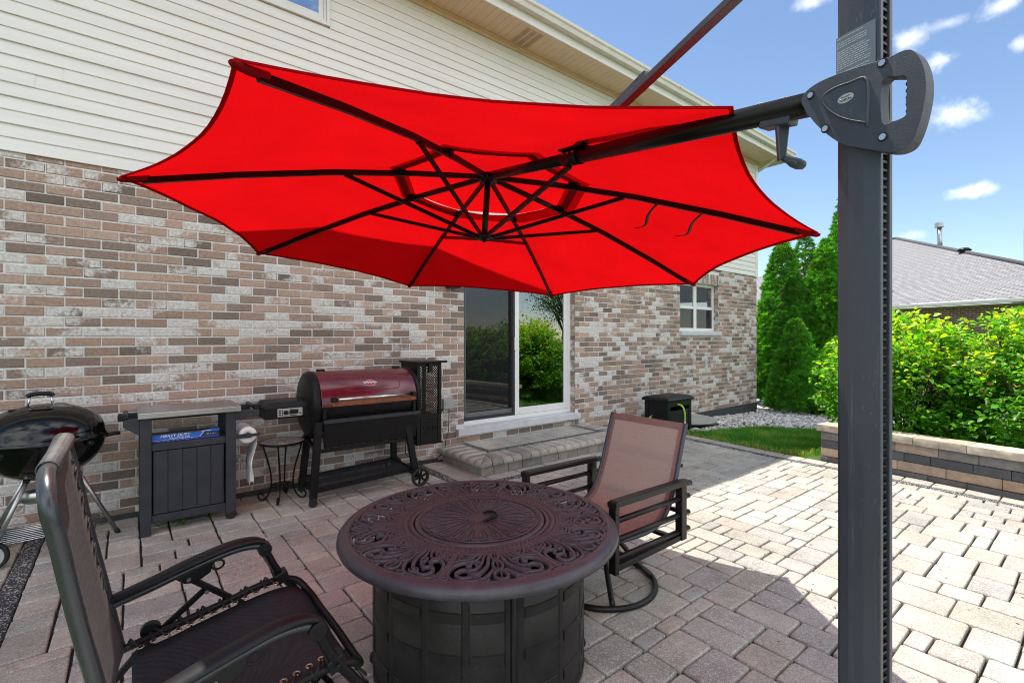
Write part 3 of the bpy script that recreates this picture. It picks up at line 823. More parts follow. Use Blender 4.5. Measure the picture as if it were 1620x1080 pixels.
# bullnose caps (profile swept inwards)
bn = MB(); CAPC = [(.33, .305, .265), (.37, .335, .285), (.29, .272, .245), (.40, .36, .305)]
def bull(p0, p1, q0, q1, col):
    """cap between front edge p0->p1 and back edge q0->q1 (2d)"""
    prof = [(.10, .088), (.02, .088), (.004, .096), (0, .112), (.003, .132), (.014, .148), (.034, .158), (.07, .162), (1, .162)]
    p0, p1, q0, q1 = map(V, (p0, p1, q0, q1)); L0 = (q0 - p0).length; L1 = (q1 - p1).length
    rows = []
    jz = pr.uniform(-.001, .001)
    for d, z in prof:
        t0 = min(1, d / L0) if d < 1 else 1; t1 = min(1, d / L1) if d < 1 else 1
        a = p0.lerp(q0, t0); c = p1.lerp(q1, t1); rows.append([V((a.x, a.y, z + jz)), V((a.lerp(c, .03).x, a.lerp(c, .03).y, z + jz)), V((a.lerp(c, .97).x, a.lerp(c, .97).y, z + jz)), V((c.x, c.y, z + jz))])
    for r in rows:
        for k in (0, 3): r[k].z -= .011 if r[k].z > .12 else 0
    bn.grid(rows, True, (*col, .2))
    for k in (0, 3): bn.add([r[k] for r in rows], [tuple(range(len(rows)))], False, (*col, .2))
def capc():
    c = pr.choice(CAPC); t = pr.uniform(.92, 1.08); return (c[0] * t, c[1] * t, c[2] * t)
n = int((sx1 - sx0 - 2 * D) / .128); w = (sx1 - sx0 - 2 * D) / n; g = .0045
for k in range(n):
    xa = sx0 + D + k * w; bull((xa + g, sy), (xa + w - g, sy), (xa + g, sy + D), (xa + w - g, sy + D), capc())
for (cx, sgn) in ((sx0, 1), (sx1, -1)):
    # mitred corner pieces
    a = [(cx + sgn * .002, sy), (cx + sgn * (D / 2), sy), (cx + sgn * D, sy)]
    mid = (cx + sgn * D, sy + D)
    bull((cx + sgn * .004, sy), (cx + sgn * (D / 2 - g), sy), (cx + sgn * (D * .5), sy + D * .5), (cx + sgn * (D * .75), sy + D * .75), capc())
    bull((cx + sgn * (D / 2 + g), sy), (cx + sgn * (D - g), sy), (cx + sgn * (D * .75 + g), sy + D * .75), (cx + sgn * (D - g), sy + D), capc())
    m_ = int((-sy - .02) / .13); hh = (-.012 - sy) / m_
    for k in range(m_):
        ya = sy + k * hh + g; yb = sy + (k + 1) * hh - g
        d0 = min(D, max(.06, (k * hh))); d1 = min(D, (k + 1) * hh)
        bull((cx, ya), (cx, yb), (cx + sgn * d0, ya if k else ya + .05), (cx + sgn * d1, yb), capc())
bn.build('bullnose_edge', M['paver'], step, recalc=True)
pv = MB(); s0, s1 = sx0 + D, sx1 - D; ft = sy + D
zt = STEP[3] - .001
def dk(poly): paver(poly, z=zt, col=tuple(c * pr.uniform(.85, 1.15) for c in DARK), agg=.7, j=.002, r=.005, cut=False)
x = s0
while x < s1 - .01: l = min(.24, s1 - x); dk(rect(x, ft, x + l, ft + .095)); x += l
for xa in (s0, s1 - .095):
    y = ft + .095
    while y < -.02: l = min(.24, -.012 - y); dk(rect(xa, y, xa + .095, y + l)); y += l
x = s0 + .095
while x < s1 - .10:
    l = min(.245, s1 - .095 - x)
    paver(rect(x, ft + .095, x + l, ft + .307), z=zt, j=.002, r=.007)
    paver(rect(x, ft + .307, x + l, -.012), z=zt, j=.002, r=.007); x += l
pv.build('tread_pavers', M['paver'], step, recalc=False)

# ================================================================= TERRAIN
def gz(x, y):
    """ground level beyond the patio"""
    z = -.028
    if x > 6.6: z -= min(.17, .045 * (x - 6.6))
    # raised bed behind the retaining wall
    xw = xwall(y)
    t = max(0, min(1, (x - xw - .05) / .25)) * max(0, min(1, (-2.62 - y) / .9))
    z += .33 * t * t * (3 - 2 * t)
    return z
def xwall(y):
    P = [(-9, 5.42), (-7.5, 5.62), (-6, 5.96), (-4.49, 6.25), (-3.51, 6.39), (-2.81, 6.445), (0, 6.6)]
    for (a, p), (c, q) in zip(P, P[1:]):
        if y <= c: return p + (q - p) * (y - a) / (c - a)
    return P[-1][1]
b = MB(); xs = [-90, -40, -15, -4, -.79, 0, 2, 4, 5.2, 5.6, 5.8, 6.0, 6.2, 6.35, 6.45, 6.55, 6.65, 6.75, 6.9, 7.1, 7.4, 7.8, 8.3, 9, 9.8, 10.7, 12, 14, 17, 22, 30, 50, 90, 160]
ys = [-120, -60, -30, -18, -12, -9.0, -7.5, -6, -5, -4.2, -3.7, -3.4, -3.1, -2.9, -2.75, -2.6, -2.3, -1.9, -1.5, -1, -.5, 0, .5, 1.5, 3, 6, 12, 25, 60, 140]
rows = []
for y in ys:
    r = []
    for x in xs:
        z = gz(x, y)
        if -.9 < x < xb(y) + .22 and -9.2 < y < .3: z = -.06
        r.append(V((x, y, z)))
    rows.append(r)
b.grid(rows, True)
gr = b.build('ground', M['turf'], None, recalc=False, kind='structure'); tag(gr, 'grassy yard ground', 'ground')

# ================================================================= RETAINING WALL
rw = thing('retaining_wall', 'low curved retaining wall of tan and charcoal blocks with rough capstones', 'wall', (6.3, -4, 0))
wr = random.Random(9)
def wpt(y, off): 
    dx = (xwall(y + .05) - xwall(y - .05)) / .1
    n_ = V((1, -dx, 0)).normalized(); return V((xwall(y), y, 0)) + n_ * off
def wall_course(z0, z1, cols, off, lens, depth, name, rough=.006, y_end=-2.81, agg=.1):
    b = MB(); y = y_end
    while y > -8.6:
        l = wr.choice(lens); y2 = y - l; c = wr.choice(cols); t = wr.uniform(.85, 1.15); col = (c[0] * t, c[1] * t, c[2] * t, agg)
        o = off + wr.uniform(-.006, .006); nseg = max(2, int(l / .045)); nz = max(2, int((z1 - z0) / .03))
        rows = []
        for iz in range(nz + 1):
            z = z0 + .003 + (z1 - z0 - .006) * iz / nz; r = []
            for k in range(nseg + 1):
                yy = y - .003 - (l - .006) * k / nseg
                edge = min(k, nseg - k, iz, nz - iz)
                dn = mnoise.noise(V((yy * 22, z * 22, o * 50))) * rough + (.008 if edge == 0 else 0)
                r.append(wpt(yy, o + dn) + V((0, 0, z)))
            rows.append(r)
        b.grid(rows, True, col)
        # top, ends
        top = [rows[-1], [p + wpt(p.y, depth) - wpt(p.y, 0) for p in rows[-1]]]; b.grid(top, False, col)
        for k in (0, -1):
            e = [r[k] for r in rows]; b.grid([e, [p + wpt(p.y, depth) - wpt(p.y, 0) for p in e]], False, col)
        bk = [[p + wpt(p.y, depth) - wpt(p.y, 0) for p in r] for r in rows]; b.grid(bk, False, col)
        y = y2
    return b.build(name, M['wallblock'], rw, recalc=True)
TB = [(.39, .285, .205), (.43, .325, .235), (.35, .265, .205), (.42, .29, .20)]; DB = [(.085, .088, .095), (.10, .10, .106), (.075, .078, .084)]; GB = [(.20, .19, .18), (.35, .28, .22), (.37, .30, .235), (.29, .24, .20)]
wall_course(-.05, .055, [(.10, .095, .095), (.12, .11, .11)], -.012, (.3, .4), .2, 'base_block_course')
wall_course(.055, .155, TB, 0, (.22, .3, .4), .2, 'tan_block_course')
wall_course(.155, .245, DB, 0, (.22, .26, .32), .2, 'charcoal_block_course')
wall_course(.245, .345, GB, .0, (.3, .36, .42), .2, 'upper_block_course')
wall_course(.345, .425, [(.44, .38, .30), (.47, .41, .33), (.42, .35, .28)], -.035, (.36, .42, .46), .27, 'capstone', rough=.022, y_end=-2.775)

# ================================================================= GRAVEL, LAWN
def gravel_poly(x, y):   # river rock strip between lawn, house and trees
    edge = [(6.75, -.80), (7.2, -.93), (7.9, -1.02), (8.7, -1.20), (9.2, -1.75), (9.6, -2.3), (10.4, -2.9), (14, -3.6)]
    if x < 6.75 or x > 14.2: return False
    for (a, p), (c, q) in zip(edge, edge[1:]):
        if a <= x <= c:
            yl = p + (q - p) * (x - a) / (c - a); break
    else: return False
    if x < X1 + .05: yu = -.02
    else: yu = -.02 + (x - X1) * .6
    return yl < y < yu + (0 if x < X1 else 1.2)
gb = MB(); r3 = random.Random(17); cnt = 0
ico = [(0, 0, 1), (.894, 0, .447), (.276, .851, .447), (-.724, .526, .447), (-.724, -.526, .447), (.276, -.851, .447), (.724, .526, -.447), (-.276, .851, -.447), (-.894, 0, -.447), (-.276, -.851, -.447), (.724, -.526, -.447), (0, 0, -1)]
icf = [(0, 1, 2), (0, 2, 3), (0, 3, 4), (0, 4, 5), (0, 5, 1), (1, 6, 2), (2, 7, 3), (3, 8, 4), (4, 9, 5), (5, 10, 1), (6, 7, 2), (7, 8, 3), (8, 9, 4), (9, 10, 5), (10, 6, 1), (11, 7, 6), (11, 8, 7), (11, 9, 8), (11, 10, 9), (11, 6, 10)]
while cnt < 5200:
    x = r3.uniform(6.75, 13.6); y = r3.uniform(-3.6, 1.2)
    if not gravel_poly(x, y): continue
    if (x - 7.75) ** 2 / .62 ** 2 + (y + .25) ** 2 / .48 ** 2 < 1 and y > -.8: continue
    cnt += 1; s = r3.uniform(.018, .038) * (1.25 if x > 9 else 1)
    rot = Matrix.Rotation(r3.uniform(0, 6.3), 3, 'Z') @ Matrix.Rotation(r3.uniform(-.4, .4), 3, 'X')
    sc_ = V((s * r3.uniform(.9, 1.5), s * r3.uniform(.7, 1.1), s * r3.uniform(.5, .8)))
    c = r3.choice([(.66, .65, .65), (.55, .53, .53), (.74, .73, .73), (.45, .40, .39), (.60, .54, .49), (.34, .33, .35)])
    gb.add([rot @ V((p[0] * sc_.x, p[1] * sc_.y, p[2] * sc_.z)) * r3.uniform(.85, 1.1) + V((x, y, gz(x, y) + .008 + r3.uniform(0, .012))) for p in ico], icf, True, (*c, 0))
g = gb.build('river_rock', M['stone'], None, recalc=False, kind='stuff'); tag(g, 'pale rounded river rock strip along the house wall and under the evergreens', 'gravel')
# grass blades
gl = MB(); r3 = random.Random(4); cnt = 0
def blade(x, y, z, h, w, lean, col):
    a = r3.uniform(0, 6.283); d = V((cos(a), sin(a), 0)); q = V((-sin(a), cos(a), 0)); p = V((x, y, z)); t = p + d * (h * lean) + V((0, 0, h)); m_ = p + d * (h * lean * .35) + V((0, 0, h * .6))
    gl.add([p - q * w, p + q * w, m_ + q * (w * .7), m_ - q * (w * .7), t], [(0, 1, 2, 3), (3, 2, 4)], True, (*col, 0))
def gcol(dry=.06):
    if r3.random() < dry: return (r3.uniform(.30, .40), r3.uniform(.24, .30), .10)
    g_ = r3.uniform(.7, 1.25); return (.075 * g_, .27 * g_, .026 * g_)
while cnt < 30000:
    x = r3.uniform(6.5, 10.6); y = r3.uniform(-3.2, -.75)
    if gravel_poly(x, y) or x < xb(y) + .2 or (y < -2.62 and x < xwall(y) + .3): continue
    if x > 9.8 and r3.random() < .5: continue
    nearedge = x < xb(y) + .30
    cnt += 1; tone = mnoise.noise(V((x * 2.2, y * 2.2, 0))); tall = 1 + .6 * mnoise.noise(V((x * 5, y * 5, 7)))
    gc = gcol(.6 if nearedge else max(.03, .10 + .35 * tone)); k_ = 1 + .45 * tone
    blade(x, y, gz(x, y), r3.uniform(.035, .075) * tall, r3.uniform(.0022, .004), r3.uniform(.1, .8), (gc[0] * k_, gc[1] * k_, gc[2] * k_))
cnt = 0
while cnt < 11000:      # raised bed turf behind the wall, and lawn further off
    x = r3.uniform(6.6, 10.5); y = r3.uniform(-7, -2.6)
    if x < xwall(y) + .26: continue
    cnt += 1; blade(x, y, gz(x, y), r3.uniform(.05, .10), r3.uniform(.004, .007), r3.uniform(.1, .6), gcol(.05))
g = gl.build('lawn_grass', M['grass'], None, recalc=False, kind='stuff'); tag(g, 'short mown lawn grass between the patio edge and the rocks', 'grass')
b = MB(); b.add([(V((x, y, gz(x, y) + .004))) for x, y in ((11.0, -1.2), (12.2, -2.4), (14, -2.9), (15.5, -1.5), (15.2, 1.2), (12.6, 1.0), (11.2, .3))], [(0, 1, 2, 3, 4, 5, 6)])
g = b.build('mulch_bed', M['soil'], None, kind='structure'); tag(g, 'brown mulch under the evergreens', 'mulch')
# egress well cover, pale half disc against the wall
b = MB(); pts = [V((7.16, -.02, -.02))] + [V((7.75 - .60 * cos(a), -.03 - .72 * sin(a), -.022)) for a in [pi * k / 20 for k in range(21)]] + [V((8.34, -.02, -.02))]
pl = [(p.x, p.y) for p in pts]; b.prism(pl, (0, 0, -.01), (1, 0, 0), (0, 1, 0), (0, 0, .03))
wc = b.build('window_well_cover', M['concrete'], None, bevel=.008); tag(wc, 'flat grey half round window well cover set against the house wall', 'well cover')
b = MB(); b.box(7.2, -.10, .021, 8.3, -.012, .045); b.build('hinge_rail', M['sill'], wc, bevel=.006)

# small weeds in the joints
wd = random.Random(6)
for (wx, wy, lab, n_, h_) in ((3.46, -1.63, 'small green weed sprouting between pavers behind the swivel chair', 9, .03), (.33, -.46, 'tuft of weeds under the middle of the prep cabinet', 10, .06), (.52, -.40, 'pale weed under the right side of the prep cabinet', 8, .05), (.18, -.38, 'few weed blades under the left side of the prep cabinet', 7, .05)):
    b = MB()
    for k in range(n_):
        a = wd.uniform(0, 6.28); l = h_ * wd.uniform(.6, 1.2); p = V((wx + wd.uniform(-.008, .008), wy + wd.uniform(-.008, .008), -.008)); d = V((cos(a) * .7, sin(a) * .7, .8)).normalized(); q = V((-sin(a), cos(a), 0)); w_ = l * .16
        g_ = wd.uniform(.7, 1.2); b.add([p, p + d * l * .5 - q * w_, p + d * l + V((0, 0, -l * .15)), p + d * l * .5 + q * w_], [(0, 1, 2), (0, 2, 3)], True, (.12 * g_, .30 * g_, .03 * g_, 0))
    tag(b.build('weed', M['grass'], None, recalc=False), lab, 'weed', group='weeds in the paver joints')

# dry leaf bits and grit caught on the paving
lt = MB(); wd = random.Random(12)
for k in range(420):
    x = wd.uniform(-.4, 6.1); y = wd.uniform(-5.2, -.05)
    if 2.6 < x < 5.8 and y > -1.1: continue
    if wd.random() < .65:
        if wd.random() < .5: x = -.475 + round((x + .475) / G) * G
        else: y = -9 + round((y + 9) / G) * G
    s = wd.uniform(.003, .012); a = wd.uniform(0, 6.28); d = V((cos(a), sin(a), 0)) * s; q = V((-sin(a), cos(a), 0)) * s * wd.uniform(.25, .6); p = V((x, y, .0022)); g_ = wd.uniform(.5, 1.2)
    lt.add([p - d, p + q + V((0, 0, s * .3)), p + d, p - q], [(0, 1, 2, 3)], False, (.17 * g_, .10 * g_, .05 * g_, 0))
tag(lt.build('leaf_litter', M['stone'], None, recalc=False, kind='stuff'), 'scattered dry leaf bits on the paving', 'litter')
# ================================================================= PLANTS
def leaf(b, p, d, n, l, w, col):
    """one folded leaf at p, along d, facing n"""
    d = d.normalized(); s = d.cross(n)
    if s.length < 1e-4: s = d.orthogonal()
    s.normalize(); n = s.cross(d)
    a = p; t = p + d * l - n * (l * .12); m1 = p + d * (l * .38); e = n * (w * .22)
    b.add([a, m1 - s * (w * .5) + e, p + d * (l * .72) - s * (w * .36) + e * .6, t, p + d * (l * .72) + s * (w * .36) + e * .6, m1 + s * (w * .5) + e, p + d * (l * .55)],
          [(0, 6, 2, 1), (6, 3, 2), (0, 5, 4, 6), (6, 4, 3)], True, (*col, 0))
def shrub(name, label, c, rx, ry, h, nleaf, seed, lsize=.062, lime=.55, group=None, low=.0, dark=False):
    r = random.Random(seed); base = V(c); t = thing(name, label, 'shrub', base, group)
    # stems
    st = MB(); tips = []
    for i in range(26):
        a = r.uniform(0, 6.283); k = sqrt(r.random()); hh = h * r.uniform(.62, .95) * (1 - .35 * k * k)
        p0 = base + V((cos(a) * .10, sin(a) * .10, -.04)); p2 = base + V((cos(a) * rx * .8 * k, sin(a) * ry * .8 * k, hh)); p1 = p0.lerp(p2, .45) + V((cos(a) * .07 * k, sin(a) * .07 * k, .1)) - V((r.uniform(-.06, .06), r.uniform(-.06, .06), 0))
        pts = spline([p0, p1, p2], 5); st.tube(pts, [.014 * (1 - .8 * q / (len(pts) - 1)) + .002 for q in range(len(pts))], 5)
        tips.append(pts)
        for _ in range(5):
            q = r.randrange(3, len(pts)); d = V((r.uniform(-1, 1), r.uniform(-1, 1), r.uniform(0, .9))).normalized(); st.tube([pts[q], pts[q] + d * .16, pts[q] + d * .3 + V((0, 0, .04))], [.005, .004, .0015], 4)
    st.build('stem', M['bark'], t)
    lf = MB(); cnt = 0
    while cnt < nleaf:
        a = r.uniform(0, 6.283); u = r.uniform(-.75, 1); rad = (r.random() ** .38)
        lump = 1 + .20 * mnoise.noise(V((cos(a) * 1.7 + seed, sin(a) * 1.7, u * 1.9))) + .13 * mnoise.noise(V((cos(a) * 4.5, sin(a) * 4.5 + seed, u * 5)))
        ring = sqrt(max(0, 1 - u * u)) if u > 0 else 1 - .22 * u * u
        x = cos(a) * rx * ring * rad * lump; y = sin(a) * ry * ring * rad * lump
        z = h * (.44 + .56 * u * (rad if u > 0 else 1) * lump) if u > 0 else h * (.44 + .5 * u)
        p = base + V((x, y, z))
        den = mnoise.noise(p * 3.4 + V((seed, 0, 0)))
        if den < -.02: continue
        cnt += 1
        # sprig of 2 leaves
        out = V((x / rx, y / ry, .55 + .5 * u)).normalized()
        for _ in range(2):
            d = (out * .7 + V((r.uniform(-1, 1), r.uniform(-1, 1), r.uniform(-.8, .5)))).normalized()
            n = (V((0, 0, 1)) + V((r.uniform(-.8, .8), r.uniform(-.8, .8), 0)) + out * .4).normalized()
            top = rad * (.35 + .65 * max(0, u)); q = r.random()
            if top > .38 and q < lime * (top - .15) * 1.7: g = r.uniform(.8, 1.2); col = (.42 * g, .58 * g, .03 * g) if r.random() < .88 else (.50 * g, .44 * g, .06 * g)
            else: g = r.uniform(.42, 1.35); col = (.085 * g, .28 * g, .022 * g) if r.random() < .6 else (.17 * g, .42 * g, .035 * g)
            if dark: col = tuple(v * .6 for v in col)
            if r.random() < .02: col = (.34, .20, .07)
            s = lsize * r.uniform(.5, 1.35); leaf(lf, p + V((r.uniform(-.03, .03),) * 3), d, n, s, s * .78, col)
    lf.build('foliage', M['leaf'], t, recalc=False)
    return t
SG = 'leafy shrubs in the raised bed'
shrub('ninebark_shrub', 'lime tipped leafy shrub just behind the far end of the block retaining wall', (7.55, -3.35, .20), 1.02, .85, 1.54, 6800, 1, lime=.42, group=SG, lsize=.060)
shrub('ninebark_shrub', 'large lime tipped shrub spreading above the middle of the block retaining wall', (7.75, -4.55, .22), 1.15, .95, 1.60, 7600, 2, lime=.42, group=SG, lsize=.060)
shrub('ninebark_shrub', 'green shrub at the photo\'s right edge leaning over the block retaining wall', (7.35, -5.75, .22), 1.0, .85, 1.50, 4600, 3, lime=.4, group=SG, lsize=.068)

def arborvitae(label, c, r0, h, n, seed, group, bright=1.):
    r = random.Random(seed); base = V(c); t = thing('arborvitae_tree', label, 'tree', base, group)
    b = MB(); b.tube([base + V((0, 0, -.08)), base + V((.01, 0, h * .4)), base + V((0, .01, h * .93))], [.075, .05, .008], 8); b.build('trunk', M['bark'], t)
    lf = MB()
    for i in range(n):
        u = 1 - sqrt(r.random() * .985 + .0) if r.random() < .75 else r.random()
        u = .03 + .97 * min(.995, u); a = r.uniform(0, 6.283)
        prof = r0 * (1 - u) ** .58 * (1.0 if u > .1 else .72 + 2.8 * u)
        lump = 1 + .11 * mnoise.noise(V((cos(a) * 2.2 + seed, sin(a) * 2.2, u * h * 2.0))) + .13 * mnoise.noise(V((cos(a) * 5 + seed, sin(a) * 5, u * h * 4.6)))
        rad = prof * lump * (1 - .30 * r.random() ** 2.2)
        p = base + V((cos(a) * rad, sin(a) * rad, u * h))
        out = V((cos(a), sin(a), 0)); tilt = r.uniform(.5, 1.5)
        d = (out * .75 + V((0, 0, tilt)) + V((r.uniform(-.5, .5), r.uniform(-.5, .5), 0))).normalized()
        s = d.cross(out + V((r.uniform(-.8, .8), r.uniform(-.8, .8), .2))).normalized(); sz = r.uniform(.065, .135) * (.75 + .25 * min(1, r0))
        clump_tone = mnoise.noise(p * 2.6) * .45  # foliage tone drifts lighter and darker by noise
        g = r.uniform(.6, 1.25) + clump_tone; base_c = (.055, .215, .018) if r.random() < .72 else (.11, .34, .03)
        if r.random() < .012: base_c = (.20, .12, .04)
        col = tuple(v * g * bright for v in base_c); nn = s.cross(d)
        # flat fan of four scaly fingers
        for k in range(4):
            w = (k - 1.5) * .42; dd = (d + s * w).normalized(); q = p + s * (w * sz * .25); ss = (s - d * w * .4).normalized() * (sz * .14); tip = q + dd * sz * r.uniform(.75, 1.1) + nn * (sz * r.uniform(-.15, .15))
            mid = q + dd * sz * .5
            lf.add([q, mid - ss, tip, mid + ss], [(0, 1, 2), (0, 2, 3)], True, (*col, 0))
    lf.build('crown', M['thuja'], t, recalc=False)
AG = 'evergreens beside the neighbouring house'
arborvitae('tall pointed arborvitae nearest the brick house corner', (12.45, .05, -.2), .84, 3.95, 9500, 31, AG)
arborvitae('dark arborvitae half hidden behind and between the taller evergreens', (14.35, .25, -.2), .85, 4.45, 5200, 32, AG, .85)
arborvitae('sloping arborvitae in front of the tallest one, right of the dark gap', (12.95, -.72, -.2), .84, 3.95, 8000, 33, AG, 1.05)
arborvitae('tallest arborvitae, its right side behind the umbrella post', (13.75, -1.0, -.2), .98, 5.35, 9500, 34, AG)
arborvitae('small young arborvitae in front of the tall evergreens', (11.45, -.62, -.2), .60, 2.02, 4600, 35, AG, 1.12)
arborvitae('low bushy arborvitae beside the rocks at the foot of the tall ones', (11.9, -1.30, -.2), .75, 1.6, 4600, 36, AG, .95)

def tree(label, c, hgt, cr, n, seed, lcol):
    r = random.Random(seed); base = V(c); t = thing('garden_tree', label, 'tree', base)
    b = MB(); top = base + V((.1, .05, hgt * .62)); b.tube(spline([base, base + V((.03, 0, hgt * .3)), top], 5), [.10 - .006 * i for i in range(11)], 8)
    ends = []
    for i in range(16):
        a = r.uniform(0, 6.283); e = base + V((cos(a) * cr * r.uniform(.4, .9), sin(a) * cr * r.uniform(.4, .9), hgt * r.uniform(.55, .98))); s0 = base.lerp(top, r.uniform(.55, 1))
        pts = spline([s0, s0.lerp(e, .5) + V((0, 0, .15)), e], 4); b.tube(pts, [.035 - .003 * k for k in range(len(pts))], 5); ends.append(pts)
    b.build('trunk', M['bark'], t); lf = MB()
    for i in range(n):
        pts = r.choice(ends); q = r.choice(pts[2:]); p = q + V((r.gauss(0, .28), r.gauss(0, .28), r.gauss(0, .22)))
        g = r.uniform(.6, 1.3); d = V((r.uniform(-1, 1), r.uniform(-1, 1), r.uniform(-.8, .3))); s = r.uniform(.06, .11)
        leaf(lf, p, d, V((r.uniform(-.6, .6), r.uniform(-.6, .6), 1)), s, s * .6, tuple(v * g for v in lcol))
    lf.build('crown', M['leaf'], t, recalc=False)
tree('slender open crowned tree across the yard', (12.6, -7.4, -.1), 5.6, 2.1, 6000, 41, (.07, .16, .025))
tree('rounded green tree at the back of the yard', (16.5, -11.5, -.1), 5.0, 2.0, 2600, 42, (.06, .13, .022))
shrub('garden_shrub', 'dense green shrub on the open lawn', (11.4, -9.6, -.1), 1.3, 1.2, 1.9, 2200, 43, lsize=.09)
shrub('garden_shrub', 'lime green bush at the far lawn edge', (10.3, -6.6, -.1), 1.1, 1.0, 2.2, 2400, 44, lsize=.08, lime=.7)

# ================================================================= NEIGHBOUR HOUSE
nh = thing('neighbour_house', 'single storey red brick house with grey shingle hip roof beyond the shrubs', 'house', (25, 1, -.2))
E0 = V((23.5, .46, 2.72)); ee = V((.354, .935, 0)).normalized(); en = V((.935, -.354, 0)).normalized()
def rp(e_, n_, m_=.42, dz=0): return E0 + ee * e_ + en * n_ + V((0, 0, m_ * n_ + dz))
A = rp(7.4, 11.3); Bq = rp(-2.4, 3.3); sl = (Bq - A); Cq = A + sl * 1.38
kL, kR = 17.5, -6.3
b = MB()
Lc = rp(kL, 0); Rc = rp(kR, 0); Al = rp(13.5, 7.9)
b.add([Rc, Lc, Al, A, Cq], [(0, 1, 2, 3, 4)])
rf = b.build('roof', M['shingle'], nh, recalc=False); add_uv(rf, tuple(ee), tuple((en + V((0, 0, .42))).normalized()))
b = MB()
A2 = A + en * 7 - V((0, 0, 3)); C2 = Cq + en * 7 - V((0, 0, 2.5)); Al2 = Al + en * 8 - V((0, 0, 3)); L2 = Lc + en * 14
b.add([A, A2, C2, Cq], [(0, 1, 2, 3)]); b.add([Al, Al2, A2, A], [(0, 1, 2), (0, 2, 3)]); b.add([Lc, L2, Al2, Al], [(0, 1, 2), (0, 2, 3)])
rf = b.build('roof_back', M['shingle'], nh); add_uv(rf, tuple(en), tuple((ee + V((0, 0, .42))).normalized()))
b = MB(); b.tube([A + V((0, 0, .02)), Cq + V((0, 0, .02))], .09, 6); b.tube([A + V((0, 0, .02)), Al + V((0, 0, .02))], .09, 6); b.build('ridge_cap', M['shingle'], nh)
wall_o = en * .45
b = MB(); p0 = Rc + wall_o; p1 = Lc + wall_o
b.add([V((p0.x, p0.y, -.4)), V((p1.x, p1.y, -.4)), p1 + V((0, 0, -.16)), p0 + V((0, 0, -.16))], [(0, 1, 2, 3)])
b.add([V((p1.x, p1.y, -.4)), V((p1.x, p1.y, -.4)) + en * 14, p1 + en * 14 + V((0, 0, -.16)), p1 + V((0, 0, -.16))], [(0, 1, 2, 3)])
b.add([V((p0.x, p0.y, -.4)), V((p0.x, p0.y, -.4)) + en * 14, p0 + en * 14 + V((0, 0, -.16)), p0 + V((0, 0, -.16))], [(0, 1, 2, 3)])
wl = b.build('brick_wall', M['redbrick'], nh); add_uv(wl, tuple(ee), (0, 0, 1))
b = MB(); b.beam(Rc + V((0, 0, -.085)) - en * .06, Lc + V((0, 0, -.085)) - en * .06, .12, .13); b.build('gutter', M['gutter'], nh, bevel=.02)
b = MB(); b.beam(Rc + V((0, 0, -.17)) + en * .22, Lc + V((0, 0, -.17)) + en * .22, .44, .02); b.build('soffit', M['whitetrim'], nh)
vp = A.lerp(Cq, .335); b = MB(); b.tube([vp + V((0, 0, -.3)), vp + V((.03, .03, 1.02))], .10, 10); b.disc(vp + V((.03, .03, 1.12)), .19, (0, 0, 1), .22, 14)
b.build('vent_pipe', M['alu'], nh)
vq = A.lerp(Cq, .47) + V((0, 0, .0)); b = MB(); b.lathe([(.0, .22), (.16, .19), (.26, .10), (.25, .06), (.12, .0)], vq, 14); b.build('roof_vent', M['blackmetal'], nh)
b = MB(); r0 = rp(-2.2, 12, dz=-.9); b.add([r0 + ee * 4, r0 - ee * 1.5 + V((0, 0, .35)), r0 - ee * 9, r0 - ee * 9 + V((0, 0, -3)), r0 + ee * 4 + V((0, 0, -3))], [(0, 1, 2, 3, 4)])
rf = b.build('rear_roof', M['shingle'], nh); add_uv(rf, tuple(ee), (0, 0, 1))

# ================================================================= HOSE BOX
hb = thing('hose_reel_box', 'black wicker look hose reel box standing against the brick wall beside the rocks', 'hose box', (6.75, -.45, 0))
HX0, HX1, HY0, HY1, HZ = 6.35, 7.00, -.80, -.38, .55
def R(x, y, z): return V((x, y, z))
b = MB()
cx, cy = (HX0 + HX1) / 2, (HY0 + HY1) / 2
for (xa, ya) in ((HX0, HY0), (HX1 - .07, HY0), (HX0, HY1 - .07), (HX1 - .07, HY1 - .07)): b.box(xa, ya, 0, xa + .07, ya + .07, HZ - .07)
b.box(HX0 + .07, HY0 + .008, .05, HX1 - .07, HY0 + .03, .33); b.box(HX0 + .07, HY0 + .004, HZ - .16, HX1 - .07, HY0 + .03, HZ - .07); 
b.box(HX0 + .008, HY0 + .07, .05, HX0 + .03, HY1 - .07, HZ - .07); b.box(HX1 - .03, HY0 + .07, .05, HX1 - .008, HY1 - .07, HZ - .07); b.box(HX0 + .07, HY1 - .03, .05, HX1 - .07, HY1 - .008, HZ - .07)
b.box(HX0 + .07, HY0 + .20, .05, HX1 - .07, HY0 + .21, HZ - .1)
b.build('cabinet', M['blackplastic'], hb, bevel=.012)
bw = MB(); b = MB()     # wicker weave: rows of small raised lozenges on front and left side
for i in range(18):
    for k in range(9):
        z = .07 + k * .028; o = (.5 if k % 2 else 0)
        y = HY0 + .085 + (i + o) * .0262
        if y < HY1 - .10: b.add([(HX0 + .009, y, z), (HX0 - .002, y + .012, z + .012), (HX0 + .009, y + .024, z), (HX0 + .009, y + .012, z + .025)], [(0, 1, 3), (1, 2, 3), (0, 2, 1)])
        x = HX0 + .085 + (i + o) * .029
        if x < HX1 - .10: bw.add([(x, HY0 + .009, z), (x + .013, HY0 - .002, z + .012), (x + .026, HY0 + .009, z), (x + .013, HY0 + .009, z + .025)], [(0, 1, 3), (1, 2, 3), (0, 2, 1)])
b.build('wicker_panel', M['blackplastic'], hb); bw.build('wicker_panel', M['blackplastic'], hb)
b = MB(); rows = []
